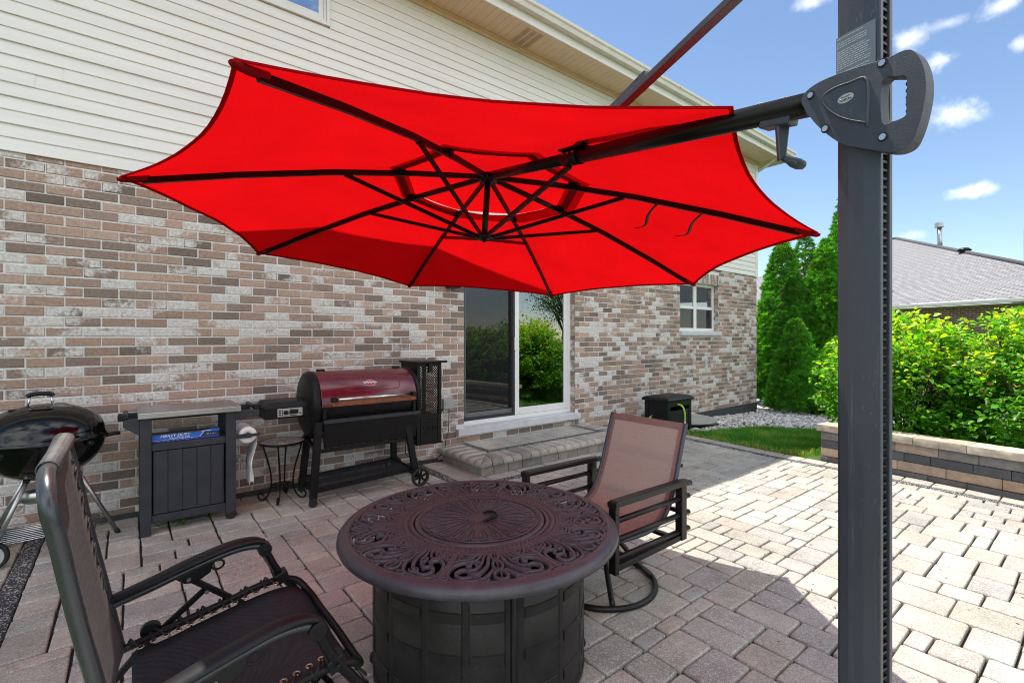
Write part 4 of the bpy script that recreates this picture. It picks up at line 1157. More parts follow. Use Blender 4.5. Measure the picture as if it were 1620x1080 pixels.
for s_, z in ((-.03, HZ - .075), (-.035, HZ - .045), (-.01, HZ - .02), (.06, HZ + .0), (.20, HZ + .018)):
    rows.append([R(HX0 + s_, HY0 + s_, z), R(HX1 - s_, HY0 + s_, z), R(HX1 - s_, HY1 - s_, z), R(HX0 + s_, HY1 - s_, z)])
b.grid(rows, False, close=True); b.add(rows[-1], [(0, 1, 2, 3)]); b.build('lid', M['blackplastic'], hb, bevel=.008)
b = MB(); b.tube(spline([(6.62, -.78, .43), (6.64, -.86, .40), (6.66, -.89, .30), (6.68, -.88, .18), (6.70, -.86, .10)], 6), .013, 8)
hs = b.build('garden_hose', M['hose'], None); tag(hs, 'lime green hose hanging out of the slot in the black hose box front', 'hose'); b = MB(); b.tube([(6.685, -.875, .16), (6.70, -.862, .08)], .017, 8); b.build('hose_coupling', M['screw'], hs); b = MB()
b.tube(spline([(6.35, -.52, .22), (6.27, -.53, .22), (6.22, -.55, .17), (6.22, -.56, .08), (6.25, -.60, .015), (6.30, -.70, .014)], 6), .012, 8)
hs = b.build('garden_hose', M['hose'], None); tag(hs, 'short lime green leader hose looping from the left side of the black hose box', 'hose')
b = MB(); b.tube([(6.28, -.53, .222), (6.345, -.52, .222)], .018, 8); b.disc((6.31, -.555, .24), .028, (0, 1, .2), .012, 12); b.split('hose_coupling', M['screw'], hs)

# ================================================================= KETTLE GRILL
kx, ky, kz = -.437, -.50, .775
kg = thing('kettle_grill', 'glossy black kettle charcoal grill on silver tripod legs at the left by the brick wall', 'grill', (kx, ky, 0))
Rk = .318
prof = []
for i in range(17):
    a = pi / 2 * i / 16; prof.append((max(.0005, Rk * cos(pi / 2 - a)), kz - .27 * sin(pi / 2 - a + 0) ))
bowl = [(max(.0005, Rk * sin(a)), kz - .268 * cos(a)) for a in [pi / 2 * i / 16 for i in range(17)]] + [(Rk + .008, kz + .002), (Rk + .004, kz + .006)]
b = MB(); b.lathe(bowl, (kx, ky, 0), 56); b.build('bowl', M['blackgloss'], kg)
lid = [(Rk + .010, kz - .004), (Rk + .013, kz + .006), (Rk + .006, kz + .016), (Rk - .002, kz + .030)] + [(max(.0005, (Rk - .004) * cos(a)), kz + .030 + .205 * sin(a) ** .92) for a in [pi / 2 * i / 16 for i in range(1, 17)]]
b = MB(); b.lathe(lid, (kx, ky, 0), 56); lidob = b.build('lid', M['blackgloss'], kg)
b = MB(); hz = kz + .232; hx = -.452; hy = -.55
for s in (-1, 1): b.tube([(hx + s * .062, hy, hz - .012), (hx + s * .050, hy, hz + .062)], .007, 6)
b.split('handle_bracket', M['chrome'], lidob)
b = MB(); b.tube(spline([(hx - .062, hy, hz + .058), (hx - .048, hy, hz + .072), (hx, hy, hz + .078), (hx + .048, hy, hz + .072), (hx + .062, hy, hz + .058)], 4), .0145, 10); b.build('handle', M['blackplastic'], lidob)
b = MB(); b.lathe([(.0, .012), (.052, .010), (.056, 0)], (-.345, -.58, kz + .208), 20, Matrix.Rotation(.5, 3, 'X') @ Matrix.Rotation(.25, 3, 'Y')); b.build('lid_vent', M['alu'], lidob)
b = MB(); b.box(-.60, -.57, kz + .196, -.545, -.545, kz + .216); b.lathe([(.0, .009), (.075, .006), (.09, 0)], (hx, hy + .02, hz - .022), 20); b.build('heat_shield', M['blackmetal'], lidob, bevel=.003)
b = MB()
for s in (1,): b.tube(spline([(kx + Rk - .01, ky + .02, kz - .02), (kx + Rk + .035, ky + .02, kz - .012), (kx + Rk + .075, ky + .03, kz - .012)], 4), .014, 8)
b.tube([(kx + Rk * .72, ky - Rk * .71, kz - .022), (kx + Rk * .80, ky - Rk * .80, kz - .02)], .014, 8)
b.tube([(kx - .15, ky - Rk - .01, kz - .03), (kx - .16, ky - Rk - .05, kz - .035)], .016, 8)
b.split('bowl_handle', M['blackplastic'], kg)
legs = [((-.285, -.47, .545), (-.055, -.345, .0)), ((-.50, -.60, .56), (-.66, -.66, .12)), ((-.52, -.38, .55), (-.72, -.25, .10))]
for p, q in legs:
    b = MB(); b.tube([p, q], .0135, 10); lg = b.build('leg', M['alu'], kg)
    p = V(p); q = V(q); b = MB(); b.tube([p - (q - p).normalized() * .02, p + (q - p).normalized() * .045], .018, 8)
    if q.z < .05: b.tube([q - (q - p).normalized() * .03, q], .0165, 8)
    b.build('leg_cap', M['rubber'], lg)
for (x, y) in ((-.668, -.62), (-.735, -.22)):
    b = MB(); b.disc((x, y, .088), .088, (.25, 1, 0), .03, 28); wh = b.build('wheel', M['rubber'], kg, bevel=.006)
    b = MB(); b.disc((x - .004, y - .016, .088), .070, (.25, 1, 0), .008, 24); b.build('hub_cap', M['paleplastic'], wh, bevel=.003)
b = MB(); b.tube([(-.67, -.60, .088), (-.735, -.24, .088)], .008, 6)
for k in range(9):
    f = k / 8; b.tube([(-.70 + .40 * 0, -.60 + .36 * f, .135), (-.12, -.60 + .27 * f + .05, .145)], .0035, 5)
b.tube([(-.70, -.62, .135), (-.70, -.22, .135)], .004, 5); b.tube([(-.4, -.61, .14), (-.4, -.24, .14)], .004, 5)
b.build('wire_rack', M['chrome'], kg)
b = MB(); b.lathe([(.0005, .36), (.10, .37), (.118, .39), (.118, .44), (.10, .452), (.03, .455), (.03, .52)], (kx - .01, ky, 0), 24); b.tube([(kx + .02, ky - .12, .455), (kx + .07, ky - .16, .455)], .012, 8)
b.build('ash_catcher', M['alu'], kg)

# ================================================================= PREP CABINET
pc = thing('prep_cabinet', 'graphite resin outdoor prep cabinet with stainless top between kettle grill and pellet grill', 'cabinet', (.36, -.36, 0))
CY0, CY1 = -.585, -.14
b = MB(); b.box(.055, CY0 - .03, .862, .715, CY1 + .03, .906); b.build('worktop', M['steel'], pc, bevel=.006, seg=3)
for xa, xbn in ((.068, .138), (.612, .682)):
    for ya, yb in ((CY0, CY0 + .055), (CY1 - .055, CY1)):
        z0 = .0 if xa < .3 else .055
        b = MB(); vs = []
        sh = -.0 
        b.add([(xa + (0.006 if xa < .3 else 0), ya, z0), (xbn - .004, ya, z0), (xbn - .004, yb, z0), (xa + (.006 if xa < .3 else 0), yb, z0), (xa, ya, .14), (xbn, ya, .14), (xbn, yb, .14), (xa, yb, .14), (xa, ya, .86), (xbn, ya, .86), (xbn, yb, .86), (xa, yb, .86)],
              [(0, 3, 2, 1), (0, 1, 5, 4), (1, 2, 6, 5), (2, 3, 7, 6), (3, 0, 4, 7), (4, 5, 9, 8), (5, 6, 10, 9), (6, 7, 11, 10), (7, 4, 8, 11), (8, 9, 10, 11)])
        b.build('leg', M['greyplastic'], pc, bevel=.004)
b = MB(); b.box(.1375, CY0 + .014, .615, .6125, CY1 - .01, .668); b.box(.1375, CY0 + .012, .082, .6125, CY1 - .01, .140); b.box(.072, CY0 + .056, .10, .09, CY1 - .056, .66); b.box(.66, CY0 + .056, .10, .678, CY1 - .056, .66); b.box(.10, CY1 - .03, .10, .65, CY1 - .012, .64)
b.box(.1375, CY1 - .035, .79, .6125, CY1 - .012, .86)
b.build('body', M['greyplastic'], pc, bevel=.004)
b = MB(); xw = (.602 - .146) / 5
for k in range(5): b.box(.146 + k * xw + .0025, CY0 + .016, .146, .146 + (k + 1) * xw - .0025, CY0 + .036, .609)
b.box(.146, CY0 + .022, .146, .602, CY0 + .034, .609)
dr = b.build('door', M['greyplastic'], pc, bevel=.003)
b = MB(); b.prism([(.597, .27), (.597, .50), (.590, .52), (.590, .25)][::-1], (0, CY0 + .0155, 0), (1, 0, 0), (0, 0, 1), (0, -.0025, 0)); b.build('finger_groove', M['rubber'], dr)
for xs, nm in ((-1, 'l'), (1, 'r')):
    b = MB(); xe = .068 if xs < 0 else .682; xo = xe + xs * (.095 if xs < 0 else .17)
    for ya in (CY0, CY1 - .05):
        b.prism([(xe, .862), (xe, .74 if xs < 0 else .79), (xo, .815 if xs < 0 else .812), (xo, .862)], (0, ya, 0), (1, 0, 0), (0, 0, 1), (0, .045, 0))
    b.split('side_bracket', M['greyplastic'], pc, bevel=.004)
    b = MB(); b.tube([(xo - xs * .015, CY0 + .02, .872), (xo - xs * .015, CY1 - .02, .872)], .016, 10); b.box(xo - .03, CY0 + .045, .85, xo + .02, CY0 + .14, .90); b.build('towel_bar', M['blackplastic'], pc, bevel=.006)
b = MB(); b.tube([(.682, CY0 + .02, .655), (.86, CY0 + .02, .655)], .012, 8); b.box(.682, CY0 + .0, .638, .792, CY0 + .018, .672); b.box(.752, CY0 - .014, .640, .792, CY0 + .012, .670); b.build('roll_holder', M['greyplastic'], pc, bevel=.003)
for ya in (CY0 + .027, CY1 - .03):
    b = MB(); b.disc((.648, ya, .040), .040, (0, 1, 0), .032, 22); b.build('wheel', M['rubber'], pc, bevel=.005)
# aluminium foil box on its open shelf
fb = thing('foil_box', 'long blue box of heavy duty aluminium foil lying on the cabinet shelf', 'box', (.36, -.50, .669))
BX0, BX1, BY, BZ0, BZ1 = .142, .572, -.535, .670, .735
b = MB(); tilt = 1
blue = (.015, .13, .58); navy = (.008, .018, .06); dkb = (.01, .05, .30)
b.box(BX0, BY, BZ0, BX1, BY + .062, BZ1, col=(*blue, 0)); ob = b.build('carton', M['foilblue'], fb)
b = MB(); fy = BY - .0012
def flat(poly, c, y=fy): b.add([(p[0], y, p[1]) for p in poly], [tuple(range(len(poly)))], False, (*c, 0))
flat([(BX0, BZ0), (BX1, BZ0), (BX1, BZ0 + .014), (BX0, BZ0 + .014)], dkb)
flat([(.445, BZ0 + .016), (BX1, BZ0 + .016), (BX1, BZ0 + .046), (.468, BZ0 + .046)], navy)
flat([(.440, BZ0 + .016), (.444, BZ0 + .016), (.469, BZ0 + .048), (.465, BZ0 + .048)], (.75, .75, .75), fy - .0004)
flat([(BX0, BZ0 + .0142), (.440, BZ0 + .0142), (.441, BZ0 + .0156), (BX0, BZ0 + .0156)], (.75, .75, .75), fy - .0004)
flat([(BX0, BZ1 - .010), (.40, BZ1 - .012), (.50, BZ1 - .004), (.50, BZ1), (BX0, BZ1)], (.02, .02, .025))
flat([(.45, BZ1 - .016), (.48, BZ1 - .010), (.52, BZ1 - .013), (.50, BZ1 - .006), (.46, BZ1 - .008)], (.7, .7, .6), fy - .0006)
for k in range(9): b.box(BX0 + .03 + k * .03, fy - .0008, BZ0 + .005, BX0 + .045 + k * .03, fy, BZ0 + .0065, col=(.6, .6, .62, 0))
b.add([(BX0, BY + .001, BZ1 + .0008), (BX1 - .06, BY + .001, BZ1 + .0008), (BX1 - .06, BY + .061, BZ1 + .0008), (BX0, BY + .061, BZ1 + .0008)], [(0, 1, 2, 3)], False, (.02, .02, .025, 0))
b.build('printed_panel', M['foilblue'], fb, recalc=False)
b = MB(); text_mesh(b, 'HEAVY DUTY', (.190, fy - .0012, BZ0 + .033), (1, 0, 0), (0, 0, 1), .030, .0008, (.85, .85, .85, 0), shear=.25, fit=.19)
b.build('lettering', M['foilblue'], fb, recalc=False); b = MB(); text_mesh(b, 'Aluminum Foil', (.245, fy - .0012, BZ0 + .0185), (1, 0, 0), (0, 0, 1), .016, .0008, (.85, .85, .85, 0), shear=.2, fit=.13)
b.build('lettering', M['foilblue'], fb, recalc=False); b = MB(); text_mesh(b, "50' x 12 in", (.485, fy - .0012, BZ0 + .026), (1, 0, 0), (0, 0, 1), .012, .0008, (.7, .7, .7, 0), fit=.065)
b.build('lettering', M['foilblue'], fb, recalc=False)
# paper towel roll with a hanging sheet
pt = thing('paper_towel_roll', 'white paper towel roll with a torn sheet hanging down from the cabinet side', 'paper roll', (.775, -.42, .655))
Mx = Matrix.Rotation(-pi / 2, 3, 'X')
def axx(b, prof, c, n=36): # lathe about y
    return b.lathe(prof, c, n, Matrix.Rotation(pi / 2, 3, 'X'))
b = MB(); axx(b, [(.020, -.135), (.066, -.135), (.067, -.13), (.067, .13), (.066, .135), (.020, .135), (.020, -.135)], (.772, -.42, .655)); b.build('roll', M['paper'], pt); b = MB(); axx(b, [(.0205, -.1356), (.0655, -.1356)], (.772, -.42, .655)); b.build('roll_end', M['rollend'], pt)
b = MB(); axx(b, [(.0195, -.134), (.0195, .134)], (.772, -.42, .655), 20); b.build('core', M['cardboard'], pt)
b = MB(); rows = []
pth = [(.839, .655), (.8385, .60), (.832, .55), (.82, .50), (.808, .46), (.800, .43), (.797, .40), (.799, .36), (.804, .32), (.806, .28), (.803, .245)]
for i, (x, z) in enumerate(pth):
    f = i / (len(pth) - 1); wv = .008 * sin(f * 9); tw = max(0, f - .45) * .12
    rows.append([V((x + wv * sin(k * 1.9) + tw * .2 * cos(k), -.553 + .05 * max(0, f - .4) * 0 + k * .026 * (1 - .35 * f), z + (.02 * sin(k * 1.3) if i == len(pth) - 1 else 0))) for k in range(11)])
b.grid(rows, True); b.build('hanging_sheet', M['paper'], pt, solid=.0012)
# ================================================================= PELLET GRILL
pg = thing('pellet_grill', 'large barrel pellet grill with maroon hood and tall black hopper against the brick wall', 'grill', (1.75, -.44, 0))
GX0, GX1, GYc, GZc, GR = 1.31, 2.235, -.415, .855, .282
def cyl_pt(x, ang, r): return V((x, GYc - r * cos(ang), GZc + r * sin(ang)))
b = MB()   # lower barrel and end caps
rows = [[cyl_pt(x, a, GR - .006) for a in [pi * k / 28 for k in range(-28, 2)]] for x in (GX0, GX1)]; b.grid(rows, True)
for x, s in ((GX0, -1), (GX1, 1)):
    ring = [2 * pi * k / 44 for k in range(44)]
    pr_ = [(0, GR + .012), (-.02, GR + .012), (-.05, GR - .004), (-.07, GR - .05), (-.075, .001)]
    b.grid([[cyl_pt(x - s * (d) , a, r) for a in ring] for d, r in [(.0, GR - .02)] + pr_], True, close=True)
b.build('barrel', M['blackmetal'], pg)
b = MB(); angs = [pi * (-.012 + 1.0 * k / 36) for k in range(37)]
b.grid([[cyl_pt(x, a, GR + d) for a in angs] for x, d in ((GX0 + .006, -.012), (GX0 + .006, .004), (GX0 + .012, .008), (GX1 - .012, .008), (GX1 - .006, .004), (GX1 - .006, -.012))], True)
hood = b.build('hood', M['hood'], pg)
b = MB()   # embossed outline on the hood
def hp(x, z): 
    a = math.asin(max(-1, min(1, (z - GZc) / (GR + .009)))); return cyl_pt(x, a, GR + .0075)
pts = [hp(1.535, 1.00)] + [hp(1.548, .985), hp(1.57, .972), hp(1.60, .968)] + [hp(1.60 + .42 * k / 10, .968) for k in range(1, 11)] + [hp(2.045, .974), hp(2.06, .99), hp(2.066, 1.02), hp(2.062, 1.06), hp(2.055, 1.085)]
b.tube(pts, .0045, 6); b.build('embossed_rib', M['hood'], hood)
b = MB(); b.grid([[cyl_pt(x, a, GR + .0096) for a in [-.03 + .20 * k / 5 for k in range(6)]] for x in (GX0 + .10, GX1 - .02)], True); b.build('faded_lower_lip', M['rust'], hood, recalc=False)
b = MB(); b.tube([(1.405, -.765, .912), (2.165, -.765, .912)], .0135, 12); hd = b.build('hood_handle', M['chrome'], hood)
b = MB()
for x in (1.405, 2.165): b.box(x - .022, -.787, .890, x + .022, -.742, .934); b.box(x - .012, -.745, .895, x + .012, -.690, .925)
b.split('handle_end', M['blackplastic'], hd, bevel=.005)
# enamel oval badge: red field, white border and script squiggle
b = MB(); ec, ez = 1.772, 1.03; a0 = math.asin((ez - GZc) / (GR + .01)); tz = V((0, sin(a0), cos(a0))); nrm = V((0, -cos(a0), sin(a0))); o = cyl_pt(ec, a0, GR + .010)
def ov(rx, rz, d, col, n=28, cx=0, cz=0): b.add([o + V((1, 0, 0)) * (cx + rx * cos(2 * pi * k / n)) + tz * (cz + rz * sin(2 * pi * k / n)) + nrm * d for k in range(n)], [tuple(range(n))], False, (*col, 0))
ov(.058, .031, .001, (.65, .65, .66)); ov(.054, .0275, .0016, (.50, .02, .05))
b.tube([o + V((1, 0, 0)) * (-.066 + .132 * k / 24) + tz * (.004 + .010 * sin(k * 1.25) * (1 - .4 * abs(k - 12) / 12)) + nrm * .003 for k in range(25)], .0052, 5, col=(.72, .72, .74, 0))
b.tube([o + V((1, 0, 0)) * (-.05 + .10 * k / 12) + tz * (-.010 + .004 * sin(k * 2.1)) + nrm * .003 for k in range(13)], .003, 5, col=(.06, .07, .22, 0))
b.build('oval_badge', M['badge'], hood, recalc=False)
b = MB()
for x in (1.34, 2.20): b.box(x - .012, -.705, .74, x + .018, -.672, .835)
for x in (1.40, 2.15): b.box(x - .035, GYc + .0, GZc + GR + .0, x + .035, GYc + .05, GZc + GR + .024)
b.split('hinge_bracket', M['blackmetal'], pg, bevel=.004)
b = MB(); b.box(1.335, -.715, .700, 2.265, -.60, .733); b.build('front_shelf', M['greyplastic'], pg, bevel=.004)
b = MB(); b.add([(1.335, -.712, .70), (2.24, -.712, .70), (2.22, -.690, .485), (1.345, -.690, .485), (1.335, -.66, .70), (2.24, -.66, .70), (2.22, -.66, .485), (1.345, -.66, .485)], [(0, 1, 2, 3), (4, 7, 6, 5), (0, 3, 7, 4), (1, 5, 6, 2), (3, 2, 6, 7), (0, 4, 5, 1)])
fp = b.build('front_panel', M['blackmetal'], pg)
b = MB()
for i in range(62):
    for k in range(11):
        x = 1.36 + (i + (k % 2) * .5) * .0137; z = .505 + k * .0165
        if x < 2.215:
            f = (z - .485) / .215; y = -.690 - .022 * f - .001; b.add([(x - .005, y, z), (x, y - .0022, z + .003), (x + .005, y, z), (x, y - .0006, z + .0085)], [(0, 1, 3), (1, 2, 3), (0, 2, 1)])
b.build('expanded_mesh', M['blackmetal'], fp, recalc=False)
b = MB(); b.beam((1.29, -.675, .462), (2.14, -.675, .462), .03, .03); b.beam((1.29, -.19, .50), (2.22, -.19, .50), .03, .03); b.beam((1.29, -.675, .462), (1.33, -.19, .5), .03, .03); b.beam((2.14, -.675, .462), (2.22, -.19, .5), .03, .03)
b.build('frame_rail', M['blackmetal'], pg, bevel=.003)
LG = [((1.30, -.675, .72), (1.245, -.70, .065)), ((2.115, -.675, .72), (2.225, -.70, .085)), ((1.36, -.20, .72), (1.29, -.19, .065)), ((2.20, -.20, .72), (2.225, -.19, .085))]
for i, (p, q) in enumerate(LG):
    b = MB(); b.beam(p, q, .062, .04, (0, 1, 0)); b.build('leg', M['blackmetal'], pg, bevel=.004)
for (x, y) in ((1.243, -.705), (1.288, -.185)):
    b = MB(); b.disc((x, y, .036), .036, (.3, 1, 0), .03, 20); b.box(x - .02, y - .022, .03, x + .02, y + .022, .075); b.build('caster', M['rubber'], pg, bevel=.004)
for (x, y) in ((2.245, -.745), (2.235, -.155)):
    b = MB(); R90 = Matrix.Rotation(pi / 2, 3, 'X')
    b.lathe([(.070, -.018), (.088, -.018), (.091, -.012), (.091, .012), (.088, .018), (.070, .018), (.070, -.018)], (x, y, .091), 32, R90); wh = b.build('wheel', M['rubber'], pg)
    b = MB(); b.disc((x, y, .091), .020, (0, 1, 0), .045, 16)
    for k in range(6):
        a = k * pi / 3 + .3; b.beam((x + .015 * cos(a), y, .091 + .015 * sin(a)), (x + .072 * cos(a), y, .091 + .072 * sin(a)), .02, .014, (0, 1, 0))
    b.build('spoke_hub', M['blackmetal'], wh, bevel=.002)
b = MB(); b.tube([(2.24, -.74, .091), (2.235, -.16, .091)], .01, 8); b.build('axle', M['blackmetal'], pg)
b = MB(); SX0, SX1, SY0, SY1 = 1.262, 2.19, -.665, -.21
def sz(x): return .125 + .035 * (x - SX0) / (SX1 - SX0)
b.beam((SX0, SY0, sz(SX0)), (SX1, SY0, sz(SX1)), .02, .045); b.beam((SX0, SY1, sz(SX0)), (SX1, SY1, sz(SX1)), .02, .045); b.beam((SX0, SY0, sz(SX0)), (SX0, SY1, sz(SX0)), .02, .045); b.beam((SX1, SY0, sz(SX1)), (SX1, SY1, sz(SX1)), .02, .045)
shf = b.build('bottom_shelf', M['blackmetal'], pg, bevel=.003)
b = MB(); W_, H_ = SX1 - SX0, SY1 - SY0; st = .030
for s in (1, -1):
    for i in range(-30, 75):
        # diagonal strands clipped to the tray
        xa, ya = i * st * 1.0, 0; L = H_
        x0_, x1_ = (xa, xa + L * s * .9); t0, t1 = 0., 1.
        for lo, hi in ((0, W_),):
            d = x1_ - x0_
            if abs(d) > 1e-9:
                ta, tb = (lo - x0_) / d, (hi - x0_) / d
                if ta > tb: ta, tb = tb, ta
                t0, t1 = max(t0, ta), min(t1, tb)
        if t1 - t0 > .02:
            p = (SX0 + x0_ + (x1_ - x0_) * t0, SY0 + H_ * t0, 0); q = (SX0 + x0_ + (x1_ - x0_) * t1, SY0 + H_ * t1, 0)
            b.beam((p[0], p[1], sz(p[0]) + .012), (q[0], q[1], sz(q[0]) + .012), .004, .003)
b.build('shelf_mesh', M['greyplastic'], shf)
# side shelf with controller
b = MB(); rows = []
for ins, z in ((.012, .768), (0, .772), (0, .862), (.03, .902), (.05, .905)): rows.append([V((.885 + ins, -.60 + ins, z)), V((1.30, -.60 + ins, z)), V((1.30, -.235 - ins, z)), V((.885 + ins, -.235 - ins, z))])
b.grid(rows, False, close=True); b.add(rows[-1], [(0, 1, 2, 3)]); b.add(rows[0], [(3, 2, 1, 0)])
ss = b.build('side_shelf', M['blackmetal'], pg, bevel=.004)
b = MB(); b.box(.985, -.606, .783, 1.185, -.599, .853); cp = b.build('control_panel', M['paleplastic'], pg, bevel=.004)
b = MB(); b.box(1.078, -.609, .803, 1.150, -.606, .838)
for k in range(3): b.box(.995, -.609, .795 + k * .018, 1.010, -.606, .806 + k * .018); b.box(1.018, -.609, .795 + k * .018, 1.027, -.606, .806 + k * .018)
b.disc((1.05, -.612, .818), .019, (0, 1, 0), .014, 20); b.box(1.085, -.6085, .79, 1.14, -.606, .796); b.box(1.16, -.6085, .80, 1.172, -.606, .812); b.box(1.08, -.6085, .843, 1.15, -.606, .847)
b.build('dial_and_display', M['blackplastic'], cp, bevel=.001)
# hopper
hx0, hx1, hy0, hy1 = 2.335, 2.625, -.50, -.13
hp_ = MB()
hp_.box(hx0, hy0, .335, hx1, hy1, .632)
for (a, c) in ((hx0, hx0 + .035), (hx1 - .035, hx1)):
    for (y0, y1) in ((hy0, hy0 + .03), (hy1 - .03, hy1)): hp_.box(a, y0, .632, c, y1, 1.185)
for (y0, y1) in ((hy0, hy0 + .03), (hy1 - .03, hy1)): hp_.box(hx0 + .035, y0, .632, hx1 - .035, y1, .652); hp_.box(hx0 + .035, y0, 1.15, hx1 - .035, y1, 1.185)
hp_.box(hx0, hy0 + .03, .632, hx0 + .012, hy1 - .03, 1.185)
hop = hp_.build('hopper', M['blackmetal'], pg, bevel=.004)
b = MB(); mx0, mx1, mz0, mz1 = hx0 + .035, hx1 - .035, .652, 1.15; yy = hy0 + .012
for s in (1, -1):
    for i in range(-60, 60):
        z0_ = mz0 + i * .029; d = (mx1 - mx0) * 1.15 * s; t0, t1 = 0., 1.
        ta, tb = (mz0 - z0_) / d, (mz1 - z0_) / d
        if ta > tb: ta, tb = tb, ta
        t0, t1 = max(0, ta), min(1, tb)
        if t1 - t0 > .02: b.beam((mx0 + (mx1 - mx0) * t0, yy + s * .001, z0_ + d * t0), (mx0 + (mx1 - mx0) * t1, yy + s * .001, z0_ + d * t1), .0025, .0074, (1, 0, 0))
b.build('mesh_panel', M['blackmetal'], hop)
b = MB(); b.box(hx0 - .02, hy0 - .03, 1.186, hx1 + .012, hy1 + .01, 1.206); b.tube([(hx1 - .05, hy0 - .008, 1.196), (hx1 + .06, hy0 - .008, 1.198)], .014, 8); b.box(hx0 + .12, hy0 - .035, 1.09, hx0 + .165, hy0 - .001, 1.186); b.build('hopper_lid', M['blackmetal'], hop, bevel=.004)
b = MB(); frame(b, hx0 + .04, hx1 - .04, .36, .61, hy0 - .005, hy0 + .002, .008)
text_mesh(b, '980', (hx0 + .070, hy0 - .004, .468), (1, 0, 0), (0, 0, 1), .085, .006, fit=.155)
b.tube(spline([(hx0 + .10, hy0 - .003, .556), (hx0 + .145, hy0 - .003, .572), (hx0 + .19, hy0 - .003, .556)], 5), .0035, 5); b.tube(spline([(hx0 + .10, hy0 - .003, .444), (hx0 + .145, hy0 - .003, .43), (hx0 + .19, hy0 - .003, .444)], 5), .0035, 5)
b.build('embossed_number_plate', M['greyplastic'] if False else M['blackmetal'], hop, bevel=.0012)
b = MB(); b.add([(hx1, -.40, .38), (hx1, -.18, .38), (hx1 + .055, -.20, .42), (hx1 + .055, -.38, .42), (hx1, -.40, .60), (hx1, -.18, .60), (hx1 + .055, -.20, .55), (hx1 + .055, -.38, .55)], [(0, 3, 2, 1), (4, 5, 6, 7), (2, 3, 7, 6), (0, 4, 7, 3), (1, 2, 6, 5)])
b.tube([(hx1, -.42, .665), (hx1 + .06, -.42, .665)], .016, 10); b.box(hx1, -.44, .60, hx1 + .012, -.40, .72); b.box(hx1 - .06, -.44, .315, hx1 + .05, -.30, .336)
b.build('fan_housing', M['blackmetal'], hop, bevel=.004)

# ================================================================= MOSAIC SIDE TABLE
mt = thing('mosaic_side_table', 'small round side table with sun mosaic top between the cabinet and pellet grill', 'side table', (1.085, -.335, 0))
mc = V((1.085, -.335, 0)); mz = .528; mr = .188
b = MB(); b.lathe([(.0005, mz - .018), (mr - .01, mz - .018), (mr, mz - .012), (mr, mz + .001), (mr - .006, mz + .004), (mr - .008, mz)], mc, 40); b.build('rim', M['blackmetal'], mt)
b = MB(); rg = random.Random(8)
tlev = [0]
def tile(pts, col):
    tlev[0] += 1; b.add([mc + V((p[0], p[1], mz + .0008 + .00006 * tlev[0])) for p in pts], [tuple(range(len(pts)))], False, (*col, 0))
b.lathe([(.0005, mz), (mr - .007, mz)], mc, 40, None, False, (.66, .66, .65, 0))
n = 16
P_ = None
for k in range(n):
    a = 2 * pi * k / n; P_ = lambda r, t: (r * cos(a + t), r * sin(a + t))
    for r0, r1 in ((.10, .135), (.14, .175)):
        t0, t1 = pi / n * .35, pi / n * 1.65; tile([P_(r0, t0 + .05), P_(r1, t0), P_(r1, t1), P_(r0, t1 - .05)], rg.choice([(.70, .70, .69), (.56, .56, .56), (.62, .59, .55), (.35, .35, .36)]))
for k in range(n):
    a = 2 * pi * k / n; L = .135 if k % 2 else .165; c = (.80, .79, .77) if k % 2 else (.05, .05, .053); w = .15 if k % 2 else .085
    P_ = lambda r, t: (r * cos(a + t), r * sin(a + t))
    tile([P_(.058, -w), P_(L, 0), P_(.058, w)], c); tile([P_(.056, -w * .4), P_(L * .62, 0), P_(.056, w * .4)], (.10, .10, .10) if k % 2 else (.55, .53, .50))
for k in range(20):
    a = 2 * pi * k / 20; tile([(.030 * cos(a), .030 * sin(a)), (.054 * cos(a), .054 * sin(a)), (.054 * cos(a + .28), .054 * sin(a + .28)), (.030 * cos(a + .28), .030 * sin(a + .28))], (.5, .48, .45))
tile([(.026 * cos(2 * pi * k / 16), .026 * sin(2 * pi * k / 16)) for k in range(16)], (.40, .36, .30))
b.build('mosaic_top', M['mosaic'], mt, recalc=False)
for k in range(4):
    a = pi / 4 + k * pi / 2 + .35; d = V((cos(a), sin(a), 0)); b = MB()
    prf = [(.160, mz - .02), (.150, .46), (.122, .36), (.098, .26), (.090, .18), (.098, .10), (.122, .045), (.155, .014), (.185, .018), (.198, .045), (.186, .068), (.165, .066), (.158, .052)]
    b.tube(spline([mc + d * r + V((0, 0, z)) for r, z in prf], 5), .0075, 8); b.build('leg', M['blackmetal'], mt)
b = MB(); b.tube([mc + V((.092 * cos(2 * pi * k / 32), .092 * sin(2 * pi * k / 32), .135)) for k in range(32)], .006, 6, closed=True)
for k in range(8):
    a = k * pi / 4; c = mc + V((.05 * cos(a), .05 * sin(a), .135)); b.tube([c + V((.034 * cos(t), .034 * sin(t), 0)) for t in [2 * pi * j / 16 for j in range(16)]], .004, 5, closed=True)
b.build('scroll_shelf', M['blackmetal'], mt)

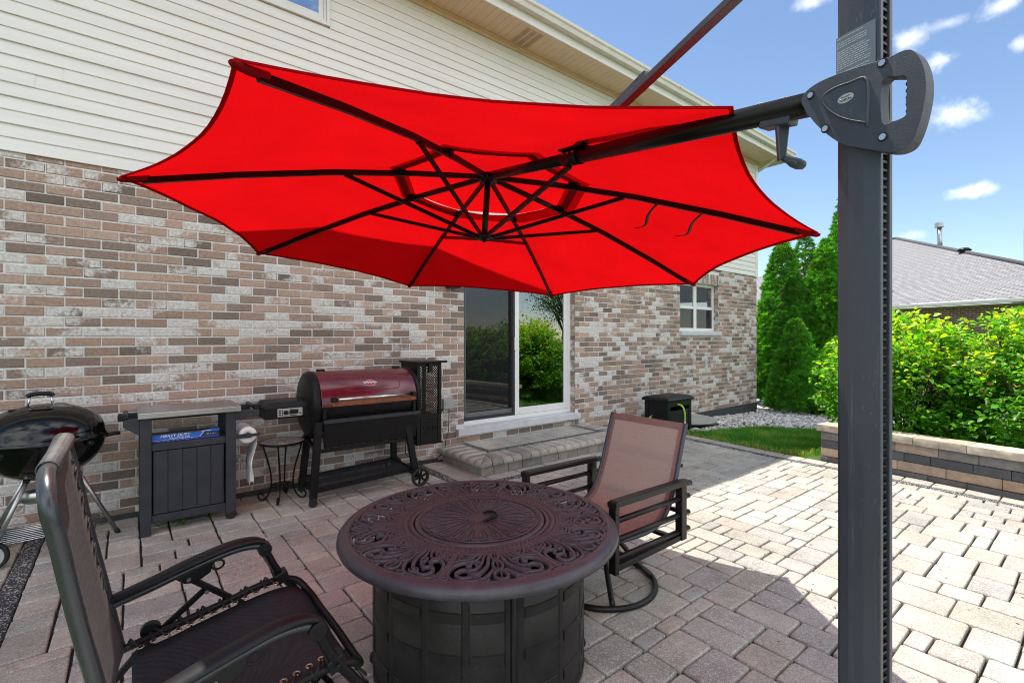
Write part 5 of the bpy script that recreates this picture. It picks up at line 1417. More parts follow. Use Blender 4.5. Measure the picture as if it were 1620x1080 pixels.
# ================================================================= FIRE PIT TABLE
TC = V((1.275, -3.165, 0)); TZ = .62
ft = thing('fire_pit_table', 'round cast bronze fire pit table with pierced scroll top on a dark panelled drum', 'fire table', tuple(TC))
b = MB(); b.lathe([(.572, TZ - .012), (.574, TZ + .000), (.582, TZ + .003), (.598, TZ + .001), (.614, TZ - .006), (.624, TZ - .018), (.627, TZ - .032), (.622, TZ - .044), (.610, TZ - .05), (.58, TZ - .045), (.572, TZ - .012)], TC, 128)
b.build('table_rim', M['bronze'], ft)
b = MB()   # inner collar with bead rows
b.lathe([(.302, TZ - .010), (.303, TZ + .000), (.308, TZ + .002), (.318, TZ + .001), (.345, TZ + .001), (.354, TZ + .003), (.362, TZ + .001), (.363, TZ - .010), (.302, TZ - .010)], TC, 128)
for rr, n_ in ((.350, 112), (.324, 96)):
    for k in range(n_):
        a = 2 * pi * k / n_; c = TC + V((rr * cos(a), rr * sin(a), TZ + .0025)); er = V((cos(a), sin(a), 0)); et = V((-sin(a), cos(a), 0))
        sz_ = .0058 if rr > .34 else .0065
        b.add([c + er * sz_ * 1.4, c + et * sz_ * .8, c - er * sz_ * 1.4, c - et * sz_ * .8, c + V((0, 0, .0045))], [(0, 1, 4), (1, 2, 4), (2, 3, 4), (3, 0, 4)], True)
b.build('bead_collar', M['bronze'], ft, recalc=True)
# pierced scrollwork: one mirrored sector repeated eight times
b = MB(); NS = 8; half = pi / NS; R0, R1 = .358, .578
def SP(k, u, v): 
    a = 2 * pi * k / NS + .32 + u * half; r = R0 + (R1 - R0) * v; return TC + V((r * cos(a), r * sin(a), TZ - .0045))
def flatbar(pts, w, closed=False, h=.0085):
    """flat-topped rounded bar following pts on the table plane"""
    pts = [V(p) for p in pts]; m = len(pts); L = []; Rr = []
    for i in range(m):
        a = pts[(i - 1) % m] if (closed or i > 0) else pts[i]; c = pts[(i + 1) % m] if (closed or i < m - 1) else pts[i]
        d = (c - a); d.z = 0; d.normalize(); s = V((-d.y, d.x, 0)); ww = (w[i] if isinstance(w, list) else w) * .86
        L.append([pts[i] - s * ww / 2 + V((0, 0, -.006)), pts[i] - s * ww / 2 + V((0, 0, h * .5)), pts[i] - s * ww * .30 + V((0, 0, h * .86)), pts[i] + V((0, 0, h * .72)), pts[i] + s * ww * .30 + V((0, 0, h * .86)), pts[i] + s * ww / 2 + V((0, 0, h * .5)), pts[i] + s * ww / 2 + V((0, 0, -.006))])
    if closed: L.append(L[0])
    b.grid(L, True); b.grid([[r[0] for r in L], [r[-1] for r in L]], False)
    if not closed:
        for r in (L[0], L[-1]): b.add(r, [tuple(range(7))], False)
def ell(k, u, v, ru, rv, n=18): return [SP(k, u + ru * cos(2 * pi * j / n), v + rv * sin(2 * pi * j / n)) for j in range(n)]
for k in range(NS):
    flatbar([SP(k, 1, t / 4) for t in range(-0, 5)], .026)
    flatbar(ell(k, 0, .80, .115, .15), .013, True); flatbar(ell(k, 0, .46, .10, .16), .013, True); flatbar([SP(k, 0, .02), SP(k, 0, .5), SP(k, 0, 1)], .006)
    flatbar(ell(k, 0, .14, .085, .12), .012, True)
    for s in (1, -1):
        f = lambda L, n_=5: [SP(k, s * p.x, p.y) for p in spline([V((x, y, 0)) for x, y in L], n_)]
        # long S scroll, doubled
        q = f([(.07, .02), (.16, .20), (.20, .42), (.32, .64), (.52, .84), (.70, .86), (.78, .72), (.70, .60), (.58, .62), (.56, .70)]); m_ = len(q); flatbar(q, [.017] * (m_ - 12) + [.017 - .006 * j / 12 for j in range(12)])
        flatbar(f([(.20, .04), (.29, .22), (.34, .42), (.46, .58), (.60, .62)]), .011)
        flatbar(f([(.12, .62), (.22, .78), (.36, .92), (.56, .97), (.78, .95), (.90, .84), (.93, .66), (.88, .46), (.74, .34), (.60, .36), (.56, .44), (.64, .49)]), .015)
        flatbar(f([(.46, .02), (.52, .16), (.66, .22), (.80, .16), (.86, .02)]), .013)
        flatbar(f([(.30, .02), (.40, .20), (.52, .30), (.74, .26), (.96, .36)]), .012)
        flatbar(ell(k, s * .64, .08, .07, .07), .010, True); flatbar(ell(k, s * .30, .935, .075, .05), .010, True); flatbar(ell(k, s * .93, .93, .05, .05), .009, True)
        flatbar(ell(k, s * .40, .40, .05, .07), .010, True); flatbar(ell(k, s * .90, .20, .055, .075), .010, True)
        flatbar(f([(.36, .74), (.46, .72), (.52, .78), (.44, .86), (.36, .80)]), .009)
flatbar([TC + V((.366 * cos(2 * pi * j / 96), .366 * sin(2 * pi * j / 96), TZ - .0045)) for j in range(96)], .012, True)
b.build('scroll_top', M['bronze'], ft, recalc=True)
b = MB(); b.lathe([(.0005, TZ + .006), (.05, TZ + .005), (.22, TZ + .003), (.278, TZ + .001), (.284, TZ + .004), (.292, TZ + .004), (.297, TZ - .002), (.297, TZ - .02)], TC, 96)
lid_ = b.build('burner_lid', M['bronze'], ft)
b = MB()
for k in range(24):
    a = 2 * pi * k / 24; er = lambda r, t: TC + V((r * cos(a + t), r * sin(a + t), TZ + .0075 - .004 * r / .28))
    b.tube(spline([er(.06, 0), er(.14, .0), er(.20, .0), er(.255, .0)], 3), .0036, 6)
    for s in (1, -1): b.tube(spline([er(.10, 0), er(.16, s * .05), er(.215, s * .085), er(.25, s * .055), er(.235, s * .02), er(.215, s * .035)], 4), .0034, 6)
for rr in (.055, .268): b.tube([TC + V((rr * cos(2 * pi * j / 72), rr * sin(2 * pi * j / 72), TZ + .004)) for j in range(72)], .003, 5, closed=True)
b.build('relief_ornament', M['bronze'], lid_)
b = MB(); hdx = V((.80, -.6, 0)); hdy = V((.6, .80, 0)); cc = TC + hdx * .015 + hdy * .0
b.tube(spline([cc - hdx * .0 + hdy * .052 + V((0, 0, TZ + .005)), cc + hdx * .025 + hdy * .048 + V((0, 0, TZ + .016)), cc + hdx * .055 + hdy * .024 + V((0, 0, TZ + .018)), cc + hdx * .062 + V((0, 0, TZ + .018)), cc + hdx * .055 - hdy * .024 + V((0, 0, TZ + .018)), cc + hdx * .025 - hdy * .048 + V((0, 0, TZ + .016)), cc - hdy * .052 + V((0, 0, TZ + .005))], 5), .0055, 8)
b.build('lid_handle', M['blackmetal'], lid_)
RD = .472
b = MB(); b.lathe([(RD - .006, TZ - .046), (RD, TZ - .05), (RD, .045), (RD - .004, .035), (RD + .006, .03), (RD + .006, .012), (RD - .02, .006)], TC, 128); b.lathe([(RD - .02, .05), (RD - .02, TZ - .05)], TC, 64); b.lathe([(.001, TZ - .09), (RD - .01, TZ - .09)], TC, 48)
dm = b.build('drum', M['drum'], ft)
b = MB()   # raised straps dividing the drum into panels
def strap_v(a, w, z0, z1, d=.006):
    n_ = 4; rows = []
    for z in (z0, z1):
        rows.append([TC + V(((RD + (d if 0 < j < n_ else -.001)) * cos(a - w / 2 + w * j / n_), (RD + (d if 0 < j < n_ else -.001)) * sin(a - w / 2 + w * j / n_), z)) for j in range(n_ + 1)])
    b.grid(rows, False)
def strap_h(a0, a1, z, h, d=.0045):
    n_ = 16; b.grid([[TC + V(((RD + dd) * cos(a0 + (a1 - a0) * j / n_), (RD + dd) * sin(a0 + (a1 - a0) * j / n_), zz)) for j in range(n_ + 1)] for zz, dd in ((z - h / 2, -.001), (z - h / 2 + .002, d), (z + h / 2 - .003, d), (z + h / 2, -.001))], False)
A0 = -1.57
seam = -1.90
for q in range(4):
    s0 = seam + q * pi / 2
    for t, w in ((.045, .075), (pi / 2 - .06, .06)): strap_v(s0 + t, w, .03, TZ - .052)
    for t in (.46, .84, 1.18): strap_v(s0 + t, .075, .03, TZ - .052, .0042)
    for z in (.43, .275, .12):
        for k, (t0, t1) in enumerate(((.085, .42), (.50, .80), (.88, 1.14), (1.22, 1.48))): strap_h(s0 + t0, s0 + t1, z, .042)
b.build('panel_strap', M['drum'], dm, recalc=True)
b = MB(); 
for a in (seam - .02, seam + pi / 2 - .02, seam + pi - .02): 
    b.beam(TC + V(((RD + .004) * cos(a), (RD + .004) * sin(a), .03)), TC + V(((RD + .004) * cos(a), (RD + .004) * sin(a), TZ - .052)), .010, .012, V((cos(a), sin(a), 0)))
b.split('door_seam', M['drum'], dm, bevel=.002)
a = 2.55
b = MB(); c = TC + V((RD * cos(a), RD * sin(a), .40)); e = V((cos(a), sin(a), 0)); b.tube([c, c + e * .03], .008, 8); b.disc(c + e * .035, .018, e, .012, 16); b.build('control_knob', M['blackplastic'], ft)
for a in (2.62, -.6, .9, -2.2):
    c = TC + V(((RD - .005) * cos(a), (RD - .005) * sin(a), .028)); b = MB(); b.disc(c + V((0, 0, 0)), .028, V((-sin(a), cos(a), 0)), .024, 16); b.build('caster', M['rubber'], ft, bevel=.003)
# ================================================================= ZERO GRAVITY RECLINER
zc = thing('reclining_lounge_chair', 'black zero gravity recliner with laced mesh sling and curved armrests in the left foreground', 'lounge chair', (.2, -3.28, 0))
YF, YN = -2.95, -3.605
def zside(y): return [V((-.004, y, .43)), V((-.048, y, .664)), V((-.086, y, .858)), V((-.114, y, 1.02))]
b = MB()
corner = [V((-.128, YN, 1.09)), V((-.134, YN + .02, 1.128)), V((-.140, YN + .07, 1.152)), V((-.142, YN + .14, 1.158))]
corner2 = [V((-.144, YF - .14, 1.158)), V((-.144, YF - .07, 1.152)), V((-.142, YF - .02, 1.13)), V((-.134, YF, 1.09))]
path = spline(zside(YN) + corner + [p + V((-.010, 0, 0)) for p in corner2] + [p + V((-.016, 0, 0)) for p in zside(YF)[::-1]], 5)
b.tube(path, .0165, 14, flat=1.0); b.build('back_frame', M['chairtube'], zc)
b = MB()   # seat rails and rounded front bar
def xr(t): return V((.0, 0, .43)).lerp(V((.475, 0, .522)), t)
sr = []
for t in (0, .3, .6, .9): p = xr(t); sr.append(V((p.x - .012, YF - .01, p.z)))
front = [V((.515, YF - .015, .500)), V((.56, YF - .06, .455)), V((.575, YF - .16, .43)), V((.58, (YF + YN) / 2, .425)), V((.575, YN + .16, .43)), V((.56, YN + .06, .455)), V((.515, YN + .015, .500))]
sr2 = [V((p.x, YN + .01, p.z)) for p in sr[::-1]]
b.tube(spline(sr + front + sr2, 5), .0125, 10); b.build('seat_frame', M['blackmetal'], zc)
# armrests: moulded pads over a tube
for y, s in ((YF, 1), (YN, -1)):
    b = MB(); pts = spline([(-.055, y, .598), (.06, y, .625), (.18, y, .658), (.30, y, .684), (.375, y, .684), (.415, y, .668)], 5); rows = []
    for i, p in enumerate(pts):
        f = i / (len(pts) - 1); w = .020 + .014 * sin(pi * min(1, f * 1.15)) ; h = .012 + .004 * sin(pi * f)
        if f > .93: w *= .8
        rows.append([p + V((0, w * cos(a) * (1.0), h * sin(a) * (1 if sin(a) > 0 else .6))) for a in [2 * pi * k / 14 for k in range(14)]])
    b.grid(rows, True, close=True); b.add(rows[0], [tuple(range(14))]); b.add(rows[-1], [tuple(range(13, -1, -1))]); ar = b.build('armrest', M['armplastic'], zc)
    b = MB(); b.tube([q + V((0, 0, -.021)) for q in pts[:-2]], .0125, 10); b.build('arm_tube', M['chairtube'], ar)
    b = MB(); b.disc((.412, y, .645), .024, (0, 1, 0), .046, 20); b.disc((.412, y - .024 * 1, .645), .008, (0, 1, 0), .004, 10); b.disc((.412, y + .024, .645), .008, (0, 1, 0), .004, 10); b.build('pivot', M['blackplastic'], ar, bevel=.003)
    # front leg tube curving down to the folded footrest
    b = MB(); b.tube(spline([(.412, y, .645), (.455, y, .552), (.505, y, .478), (.56, y, .40), (.605, y, .32), (.63, y, .20), (.635, y, .10), (.60, y, .045)], 5), .0145, 10); b.build('leg', M['blackmetal'], zc)
    b = MB(); b.beam((.462, y - .012 * s, .545), (.475, y - .012 * s, .505), .05, .045, (0, 1, 0)); b.disc((.468, y + (.02 if s > 0 else -.02), .525), .008, (0, 1, 0), .008, 10); b.build('rail_bracket', M['blackplastic'], zc, bevel=.006)
    # recline lock under the arm with links
    b = MB(); b.prism([(.13, .615), (.245, .652), (.235, .61), (.19, .585), (.155, .592)], (0, y - .010, 0), (1, 0, 0), (0, 0, 1), (0, .02, 0)); 
    b.tube([V((.258, y, .628)) + V((.020 * cos(2 * pi * k / 16), 0, .016 * sin(2 * pi * k / 16))) for k in range(16)], .0045, 6, closed=True)
    b.build('recline_lock', M['blackplastic'], zc, bevel=.003)
    b = MB(); b.disc((.168, y - .012, .604), .007, (0, 1, 0), .005, 10); b.disc((.168, y + .012, .604), .007, (0, 1, 0), .005, 10); b.disc((.222, y - .016, .545), .007, (0, 1, 0), .006, 10); b.disc((.222, y + .016, .545), .007, (0, 1, 0), .006, 10); b.split('link_bolt', M['screw'], zc)
    b = MB(); b.beam((.17, y, .605), (.36, y, .44), .020, .014, (0, 1, 0)); b.beam((.22, y + .014 * s, .545), (.045, y + .014 * s, .41), .020, .014, (0, 1, 0)); b.beam((.36, y, .44), (.66, y, .02), .022, .016, (0, 1, 0)); b.beam((.045, y + .014 * s, .41), (-.32, y + .014 * s, .02), .022, .016, (0, 1, 0)); b.beam((.045, y + .014 * s, .41), (.56, y + .014 * s, .02), .022, .016, (0, 1, 0)); b.split('scissor_link', M['blackmetal'], zc, bevel=.003)
    b = MB(); b.disc((.062, y + .016 * s, .455), .030, (0, 1, 0), .022, 20); b.build('joint_cap', M['blackplastic'], zc, bevel=.004)
b = MB(); b.tube([(.66, YF, .02), (.66, YN, .02)], .014, 8); b.tube([(-.32, YF, .02), (-.32, YN, .02)], .014, 8); b.split('floor_bar', M['blackmetal'], zc)
# slings
def slingsurf(prof, y0, y1, sag, n=14, skew=0.):
    rows = []
    for (x, z, nx, nz, w) in prof:
        r = []
        for k in range(n + 1):
            f = k / n; yy = y0 + w + (y1 - y0 - 2 * w) * f; d = sag * 4 * f * (1 - f); r.append(V((x - nx * d - skew * f, yy, z - nz * d)))
        rows.append(r)
    return rows
bp = spline([(-.0, 0, .44), (-.036, 0, .60), (-.072, 0, .78), (-.102, 0, .95), (-.122, 0, 1.06), (-.130, 0, 1.12), (-.134, 0, 1.150)], 4)
rows = slingsurf([(p.x + .004, p.z, -.2 if False else .97, .2, .045 if i < len(bp) - 8 else .045 + .02 * (i - len(bp) + 8) / 8) for i, p in enumerate(bp)], YN, YF, .03, skew=.014)
b = MB(); b.grid(rows, True)
b.grid([[V((-.143 + .0195 * cos(a), y, 1.157 + .0195 * sin(a))) for y in (YN + .12, (YN + YF) / 2, YF - .12)] for a in [2 * pi * k / 14 for k in range(15)]], True)
b.build('back_sling', M['sunlit_sling'], zc, recalc=False, solid=.003)
sp_ = spline([(.01, 0, .425), (.10, 0, .435), (.22, 0, .46), (.36, 0, .485), (.47, 0, .492), (.54, 0, .462), (.575, 0, .425), (.585, 0, .40)], 4)
rows = slingsurf([(p.x, p.z, .0, 1., .040 + (.03 * max(0, (i - len(sp_) + 8) / 8))) for i, p in enumerate(sp_)], YN, YF, .035)
b = MB(); b.grid(rows, True); b.build('seat_sling', M['blacksling'], zc, recalc=False, solid=.003)
# lacing and eyelets
for y, s in ((YF, -1), (YN, 1)):
    bl = MB(); be = MB()
    prev = None
    for i in range(13):
        t = .06 + .86 * i / 12; p = xr(t); e = V((p.x + .005, y + s * .052, p.z + .006)); q = V((p.x - .022 + .02 * (i % 2), y + s * .010, p.z + .003))
        be.tube([e + V((.0085 * cos(2 * pi * k / 12), .0085 * sin(2 * pi * k / 12), 0)) for k in range(12)], .0022, 5, closed=True)
        bl.tube([e + V((0, 0, -.002)), q + V((0, -s * .012, .012)), q + V((-.012, -s * .006, -.012))], .0042, 5)
        if prev is not None: bl.tube([prev, q + V((0, 0, -.006))], .0040, 5)
        prev = e
    bl.build('lacing_cord', M['rubber'], zc); be.build('eyelet_row', M['eyelet'], zc); bl = MB(); be = MB()
    prev = None
    for i in range(15):
        z = .50 + .58 * i / 14
        f = (z - .44) / .70; x = -.004 - .125 * f - (.014 if y == YF else 0)
        e = V((x - .004, y + s * .055, z)); q = V((x - .002, y + s * .010, z + .012 * (1 if i % 2 else -1)))
        be.tube([e + V((-.003, .008 * cos(2 * pi * k / 10), .008 * sin(2 * pi * k / 10))) for k in range(10)], .0022, 5, closed=True)
        bl.tube([e, q], .004, 5)
        if prev is not None: bl.tube([prev, q], .004, 5)
        prev = e
    bl.build('lacing_cord', M['rubber'], zc); be.build('eyelet_row', M['eyelet'], zc)

# ================================================================= SWIVEL SLING CHAIR
wc_ = thing('swivel_patio_chair', 'bronze swivel patio chair with brown sling back and slatted arms behind the fire table', 'patio chair', (2.2, -3.10, 0))
AF, AN = -2.80, -3.468
for y, s in ((AF, 1), (AN, -1)):
    b = MB(); rows = []
    for x, z, h in ((1.845, .650, .0), (1.86, .655, 0), (2.1, .653, 0), (2.4, .650, 0), (2.50, .645, 0), (2.515, .640, 0)):
        rows.append([V((x, y + dy, z + dz)) for dy, dz in ((-.027, -.026), (-.029, -.004), (-.022, .003), (.022, .003), (.029, -.004), (.027, -.026))])
    b.grid(rows, False, close=True); b.add(rows[0], [tuple(range(6))]); b.add(rows[-1], [tuple(range(5, -1, -1))]); b.build('arm_top', M['bronzeframe'], wc_, bevel=.003)
    for z in (.555, .462, .370):
        b = MB(); b.tube([(1.862, y, z), (2.52, y, z - .004)], .0145, 10, flat=1.0); b.build('arm_rail', M['bronzeframe'], wc_)
    for x, w, z0 in ((1.862, .032, .30), (2.445, .050, .32)):
        b = MB(); b.box(x - w / 2, y - .022 * 1, z0, x + w / 2, y + .022, .628); b.build('arm_post', M['bronzeframe'], wc_, bevel=.004)
    b = MB(); b.beam((1.862, y, .325), (2.445, y, .335), .03, .03); b.build('side_rail', M['bronzeframe'], wc_, bevel=.004)
prof = [(2.590, .945), (2.560, .86), (2.520, .74), (2.478, .62), (2.43, .52), (2.375, .45), (2.30, .412), (2.20, .398), (2.05, .405), (1.94, .418), (1.885, .418), (1.862, .400)]
pp = spline([(x, 0, z) for x, z in prof], 4)
SY0_, SY1_ = -3.405, -2.862
rows = slingsurf([(p.x, p.z, .7 if p.z > .5 else 0, -.2 if p.z > .5 else 1., .0) for p in pp], SY0_, SY1_, .018, 16)
b = MB(); b.grid(rows, True); b.build('sling_seat_and_back', M['sling'], wc_, recalc=False)
b = MB()
for k0, k1 in ((0, 1), (15, 16)): b.grid([[r[k] + V((-.0012, 0, .0012)) for k in range(k0, k1 + 1)] for r in rows], True)
b.grid([[p + V((-.0012, 0, 0)) for p in r] for r in rows[:3]], True)
b.build('sling_hem', M['slinghem'], wc_, recalc=False)
for y in (SY0_ - .004, SY1_ + .004):
    b = MB(); b.tube([V((p.x, y, p.z)) for p in pp], .013, 8); b.build('sling_rail', M['bronzeframe'] if False else M['pole'], wc_)
b = MB()
for x, z in ((2.0, .355), (2.36, .375)): b.beam((x, AN, z - .025), (x, AF, z - .025), .035, .02)
b.beam((2.56, SY0_, .70), (2.56, SY1_, .70), .02, .02)
b.beam((2.455, AN, .47), (2.455, AF, .47), .022, .022)
b.split('cross_brace', M['bronzeframe'], wc_, bevel=.003)
SC = V((2.20, -3.075, 0)); RR = .325
b = MB(); b.tube([SC + V((RR * cos(2 * pi * k / 64), RR * sin(2 * pi * k / 64), .018)) for k in range(64)], .0165, 10, closed=True); b.build('base_ring', M['bronzeframe'], wc_)
for k in range(4):
    a = -.62 + k * pi / 2; d = V((cos(a), sin(a), 0)); b = MB(); b.tube(spline([SC + d * .03 + V((0, 0, .285)), SC + d * .12 + V((0, 0, .24)), SC + d * .22 + V((0, 0, .12)), SC + d * (RR - .012) + V((0, 0, .026))], 5), .0155, 8); b.build('base_leg', M['bronzeframe'], wc_)
b = MB(); b.tube([SC + V((0, 0, .26)), SC + V((0, 0, .345))], .035, 16); b.box(SC.x - .12, SC.y - .12, .318, SC.x + .12, SC.y + .12, .332); b.build('swivel_post', M['bronzeframe'], wc_)

# ================================================================= CANTILEVER UMBRELLA
um = thing('cantilever_umbrella', 'large red octagonal cantilever umbrella hung from an anthracite post with a D shaped grip', 'umbrella', (1.233, -4.666, 0))
POLE = V((1.233, -4.666, 0)); E1 = V((.197, .980, 0)).normalized(); NN = V((-.980, .197, 0)).normalized()
TIPS = [V(t) for t in ((.202, -3.658, 2.137), (-.027, -2.416, 2.124), (.686, -1.378, 2.029), (1.922, -1.152, 1.907), (2.958, -1.869, 1.829), (3.187, -3.111, 1.842), (2.475, -4.150, 1.937), (1.238, -4.376, 2.059))]
AX = V((.093, .027, .995)).normalized(); CEN = V((1.580, -2.764, 1.983)); APEX = CEN + AX * .425
def ribpt(i, t):
    p = APEX.lerp(TIPS[i % 8], t); return p + AX * (.035 * sin(pi * t))     # slight upward bow under tension
def gore(i, s, t):
    te = t * (1 - .058 * 4 * s * (1 - s) * t ** 1.6)
    a = ribpt(i, te); c = ribpt(i + 1, te); p = a.lerp(c, s)
    wr_ = .0045 * mnoise.noise(p * 5.5) + .0022 * mnoise.noise(V((p.x * 3, p.y * 16, p.z * 9)))
    return p - AX * (4 * s * (1 - s) * (.030 * t * (1.15 - t) + .018 * t * t)) + AX * wr_
b = MB(); T0 = .285
for i in range(8):
    b.grid([[gore(i, s / 14, T0 + (1 - T0) * t / 22) for s in range(15)] for t in range(23)], True)
can = b.build('canopy', M['canopy'], um, recalc=False)
b = MB()
for i in range(8): b.grid([[gore(i, s / 10, .345 * t / 8) + AX * (.040 + .024 * t / 8) for s in range(11)] for t in range(9)], True)
b.build('vent_cap', M['canopy'], can, recalc=False)
b = MB()
for i in range(8):
    b.grid([[gore(i, s / 14, 1 - .009 * t / 2) - AX * .0022 for s in range(15)] for t in range(3)], True)
    b.grid([[gore(i, s / 14, 1.0005) + AX * dz for s in range(15)] for dz in (.003, -.006)], True)
b.build('hem', M['hem'], can, recalc=False)
b = MB()   # straps joining the vent cap to the ribs
for i in range(8):
    if i in (7, 0, 1, 2, 5, 6):
        n_ = 8; b.grid([[gore(i, s / n_, .300 + .028 * t) + AX * (-.006 + .004 * t) for s in (range(n_ + 1))] for t in range(2)], True)
b.build('vent_strap', M['pocket'], can, recalc=False)
for i in range(7):  # tip pockets
    b = MB(); p0 = ribpt(i, 1.004); p1 = ribpt(i, .94 if i != 7 else .978); d = (p1 - p0).normalized(); s = d.cross(AX).normalized(); rows = []
    for f, w, h in ((0, .010, .006), (.12, .016, .010), (.5, .0165, .013), (1, .016, .013)):
        c = p0.lerp(p1, f) - AX * (h + .002); rows.append([c + s * (w * cos(a)) + AX * (h * sin(a)) for a in [2 * pi * k / 10 for k in range(10)]])
    b.grid(rows, True, close=True); b.add(rows[0], [tuple(range(9, -1, -1))]); b.build('tip_pocket', M['pocket'], can)
# ribs and struts
HUB = APEX - AX * .035; LOW = APEX - AX * .385
for i in range(8):
    if i == 7: continue
    b = MB(); p = ribpt(i, .025) - AX * .030; q = ribpt(i, .93) - AX * .022; mid = [ribpt(i, t) - AX * (.022 + .008 * (1 - t)) for t in (.025, .25, .5, .75, .955)]
    for u, w in zip(mid, mid[1:]): b.beam(u, w, .0165, .026, AX)
    rb = b.build('rib', M['umbframe'], um)
    b = MB(); k = ribpt(i, .465) - AX * .040; side = (TIPS[i] - APEX).cross(AX).normalized() * .0
    b.beam(LOW + (TIPS[i] - CEN).normalized() * .035, k, .013, .019, AX); b.build('strut', M['umbframe'], rb)
    b = MB()
    for t, dz in ((.465, .040), (.30, .030)):
        c = ribpt(i, t) - AX * dz; s = (TIPS[i] - APEX).cross(AX).normalized(); b.disc(c, .007, s, .030, 10)
    c = ribpt(i, .30) - AX * .012; s = (TIPS[i] - APEX).cross(AX).normalized(); dd = (TIPS[i] - APEX).normalized(); b.beam(c - dd * .02, c + dd * .02, .028, .02, AX)
    b.build('rib_bracket', M['umbframe'], rb)
ARM0 = HUB + AX * .008; ARM1 = POLE + E1 * .112 + V((0, 0, 2.005)); ad = (ARM1 - ARM0).normalized()
b = MB(); b.tube([ARM0 + ad * .03, ARM0.lerp(ARM1, .46)], .025, 16); b.tube([ARM0.lerp(ARM1, .435), ARM0.lerp(ARM1, .495)], .033, 16); b.tube([ARM0.lerp(ARM1, .47), ARM1 - ad * .0], .0285, 20); arm = b.build('arm', M['umbframe'], um)
cl = ARM0.lerp(ARM1, .48)
b = MB(); b.beam(ARM0.lerp(ARM1, .43) + V((0, 0, .032)), ARM0.lerp(ARM1, .52) + V((0, 0, .034)), .07, .008); b.build('arm_collar', M['umbframe'], arm, bevel=.002)
b = MB(); k = ARM0.lerp(ARM1, .455) - AX * .034; b.beam(LOW, k, .016, .020, AX); b.build('arm_strut', M['umbframe'], arm)
b = MB()
for f in (.885, .93, .965):
    c = ARM0.lerp(ARM1, f); up = V((-.55, -.25, .79)).normalized(); up = (up - ad * up.dot(ad)).normalized(); b.disc(c + up * .0285, .0055, up, .005, 12)
for f in (.445, .465, .485):
    c = ARM0.lerp(ARM1, f); up = (V((-.7, -.6, .1)) - ad * V((-.7, -.6, .1)).dot(ad)).normalized(); b.disc(c + up * .035, .005, up, .004, 10)
b.split('arm_bolt', M['screw'], arm)
b = MB(); b.tube([HUB + AX * .02, LOW - AX * .01], .0175, 14); b.build('hub_stem', M['umbframe'], um)
b = MB(); b.lathe([(.0005, -.028), (.010, -.026), (.012, -.008), (.050, -.006), (.052, .010), (.024, .016), (.018, .03)], LOW, 20, V((0, 0, 1)).rotation_difference(AX).to_matrix()); b.lathe([(.018, -.03), (.055, -.022), (.058, .012), (.03, .02), (.0005, .022)], HUB, 20, V((0, 0, 1)).rotation_difference(AX).to_matrix()); b.split('hub', M['umbframe'], um)
# two dark tie straps hanging beneath the canopy
b = MB()
for t, ln in ((.565, .30), (.695, .28)):
    p = ribpt(5 + 1, t) - AX * .03 if False else ribpt(6, t) - AX * .03
    nb = (TIPS[5] - TIPS[6]).normalized(); pts = [p + nb * (ln * f) - AX * (.015 + .03 * f) + (APEX - TIPS[6]).normalized() * (.012 * sin(f * 7)) - AX * .10 * f * (1 - f) for f in [k / 12 for k in range(13)]]
    b.tube(pts, .0085, 6, flat=.3)
b.split('tie_strap', M['umbframe'], um)
# upper suspension bar
TOP = V((1.233, -4.666, 2.485)); BE = ARM0.lerp(ARM1, .47) + V((0, 0, .03))
b = MB(); b.beam(BE, TOP + V((-.01, .03, -.06)), .032, .024, (0, 0, 1)); b.beam(BE.lerp(TOP, .17), BE.lerp(TOP, .40), .038, .030, (0, 0, 1)); b.build('suspension_bar', M['pole'], um, bevel=.003)
# post: extruded profile with track channel at the rear
prof2 = []
L0, L1, HW = -.036, .050, .0235
for a in range(7):      # rounded leading edge
    t = -pi / 2 + pi * a / 6; prof2.append((L1 - .012 + .012 * cos(t), HW * sin(t)))
prof2 += [(.02, HW + .003), (-.01, HW + .003), (L0, HW), (L0 - .004, HW), (L0 - .004, .012), (L0 + .012, .012), (L0 + .012, -.012), (L0 - .004, -.012), (L0 - .004, -HW), (L0, -HW), (-.01, -HW - .003), (.02, -HW - .003)]
b = MB(); rows = [[POLE + E1 * a + NN * n_ + V((0, 0, z)) for a, n_ in prof2] for z in (.03, 2.56)]
b.grid(rows, False, close=True); b.add(rows[1], [tuple(range(len(prof2)))]); b.build('post', M['pole'], um, bevel=.0018, seg=2)
b = MB(); z = .10
while z < 2.53: b.add([POLE + E1 * (L0 + dx) + NN * n_ + V((0, 0, z + dz)) for dx, n_, dz in ((.011, -.010, 0), (.011, .010, 0), (-.001, .010, .004), (-.001, -.010, .004), (-.001, .010, .009), (-.001, -.010, .009), (.011, .010, .011), (.011, -.010, .011))], [(0, 1, 2, 3), (3, 2, 4, 5), (5, 4, 6, 7), (1, 6, 4, 2), (0, 3, 5, 7)]); z += .0175
b.build('rack_teeth', M['umbframe'], um)
b = MB(); b.box(.78, -5.12, .0, 1.69, -4.21, .03) ; b.lathe([(.09, .03), (.09, .12), (.07, .14)], POLE, 20); b.build('base_plate', M['blackmetal'], um, bevel=.006)
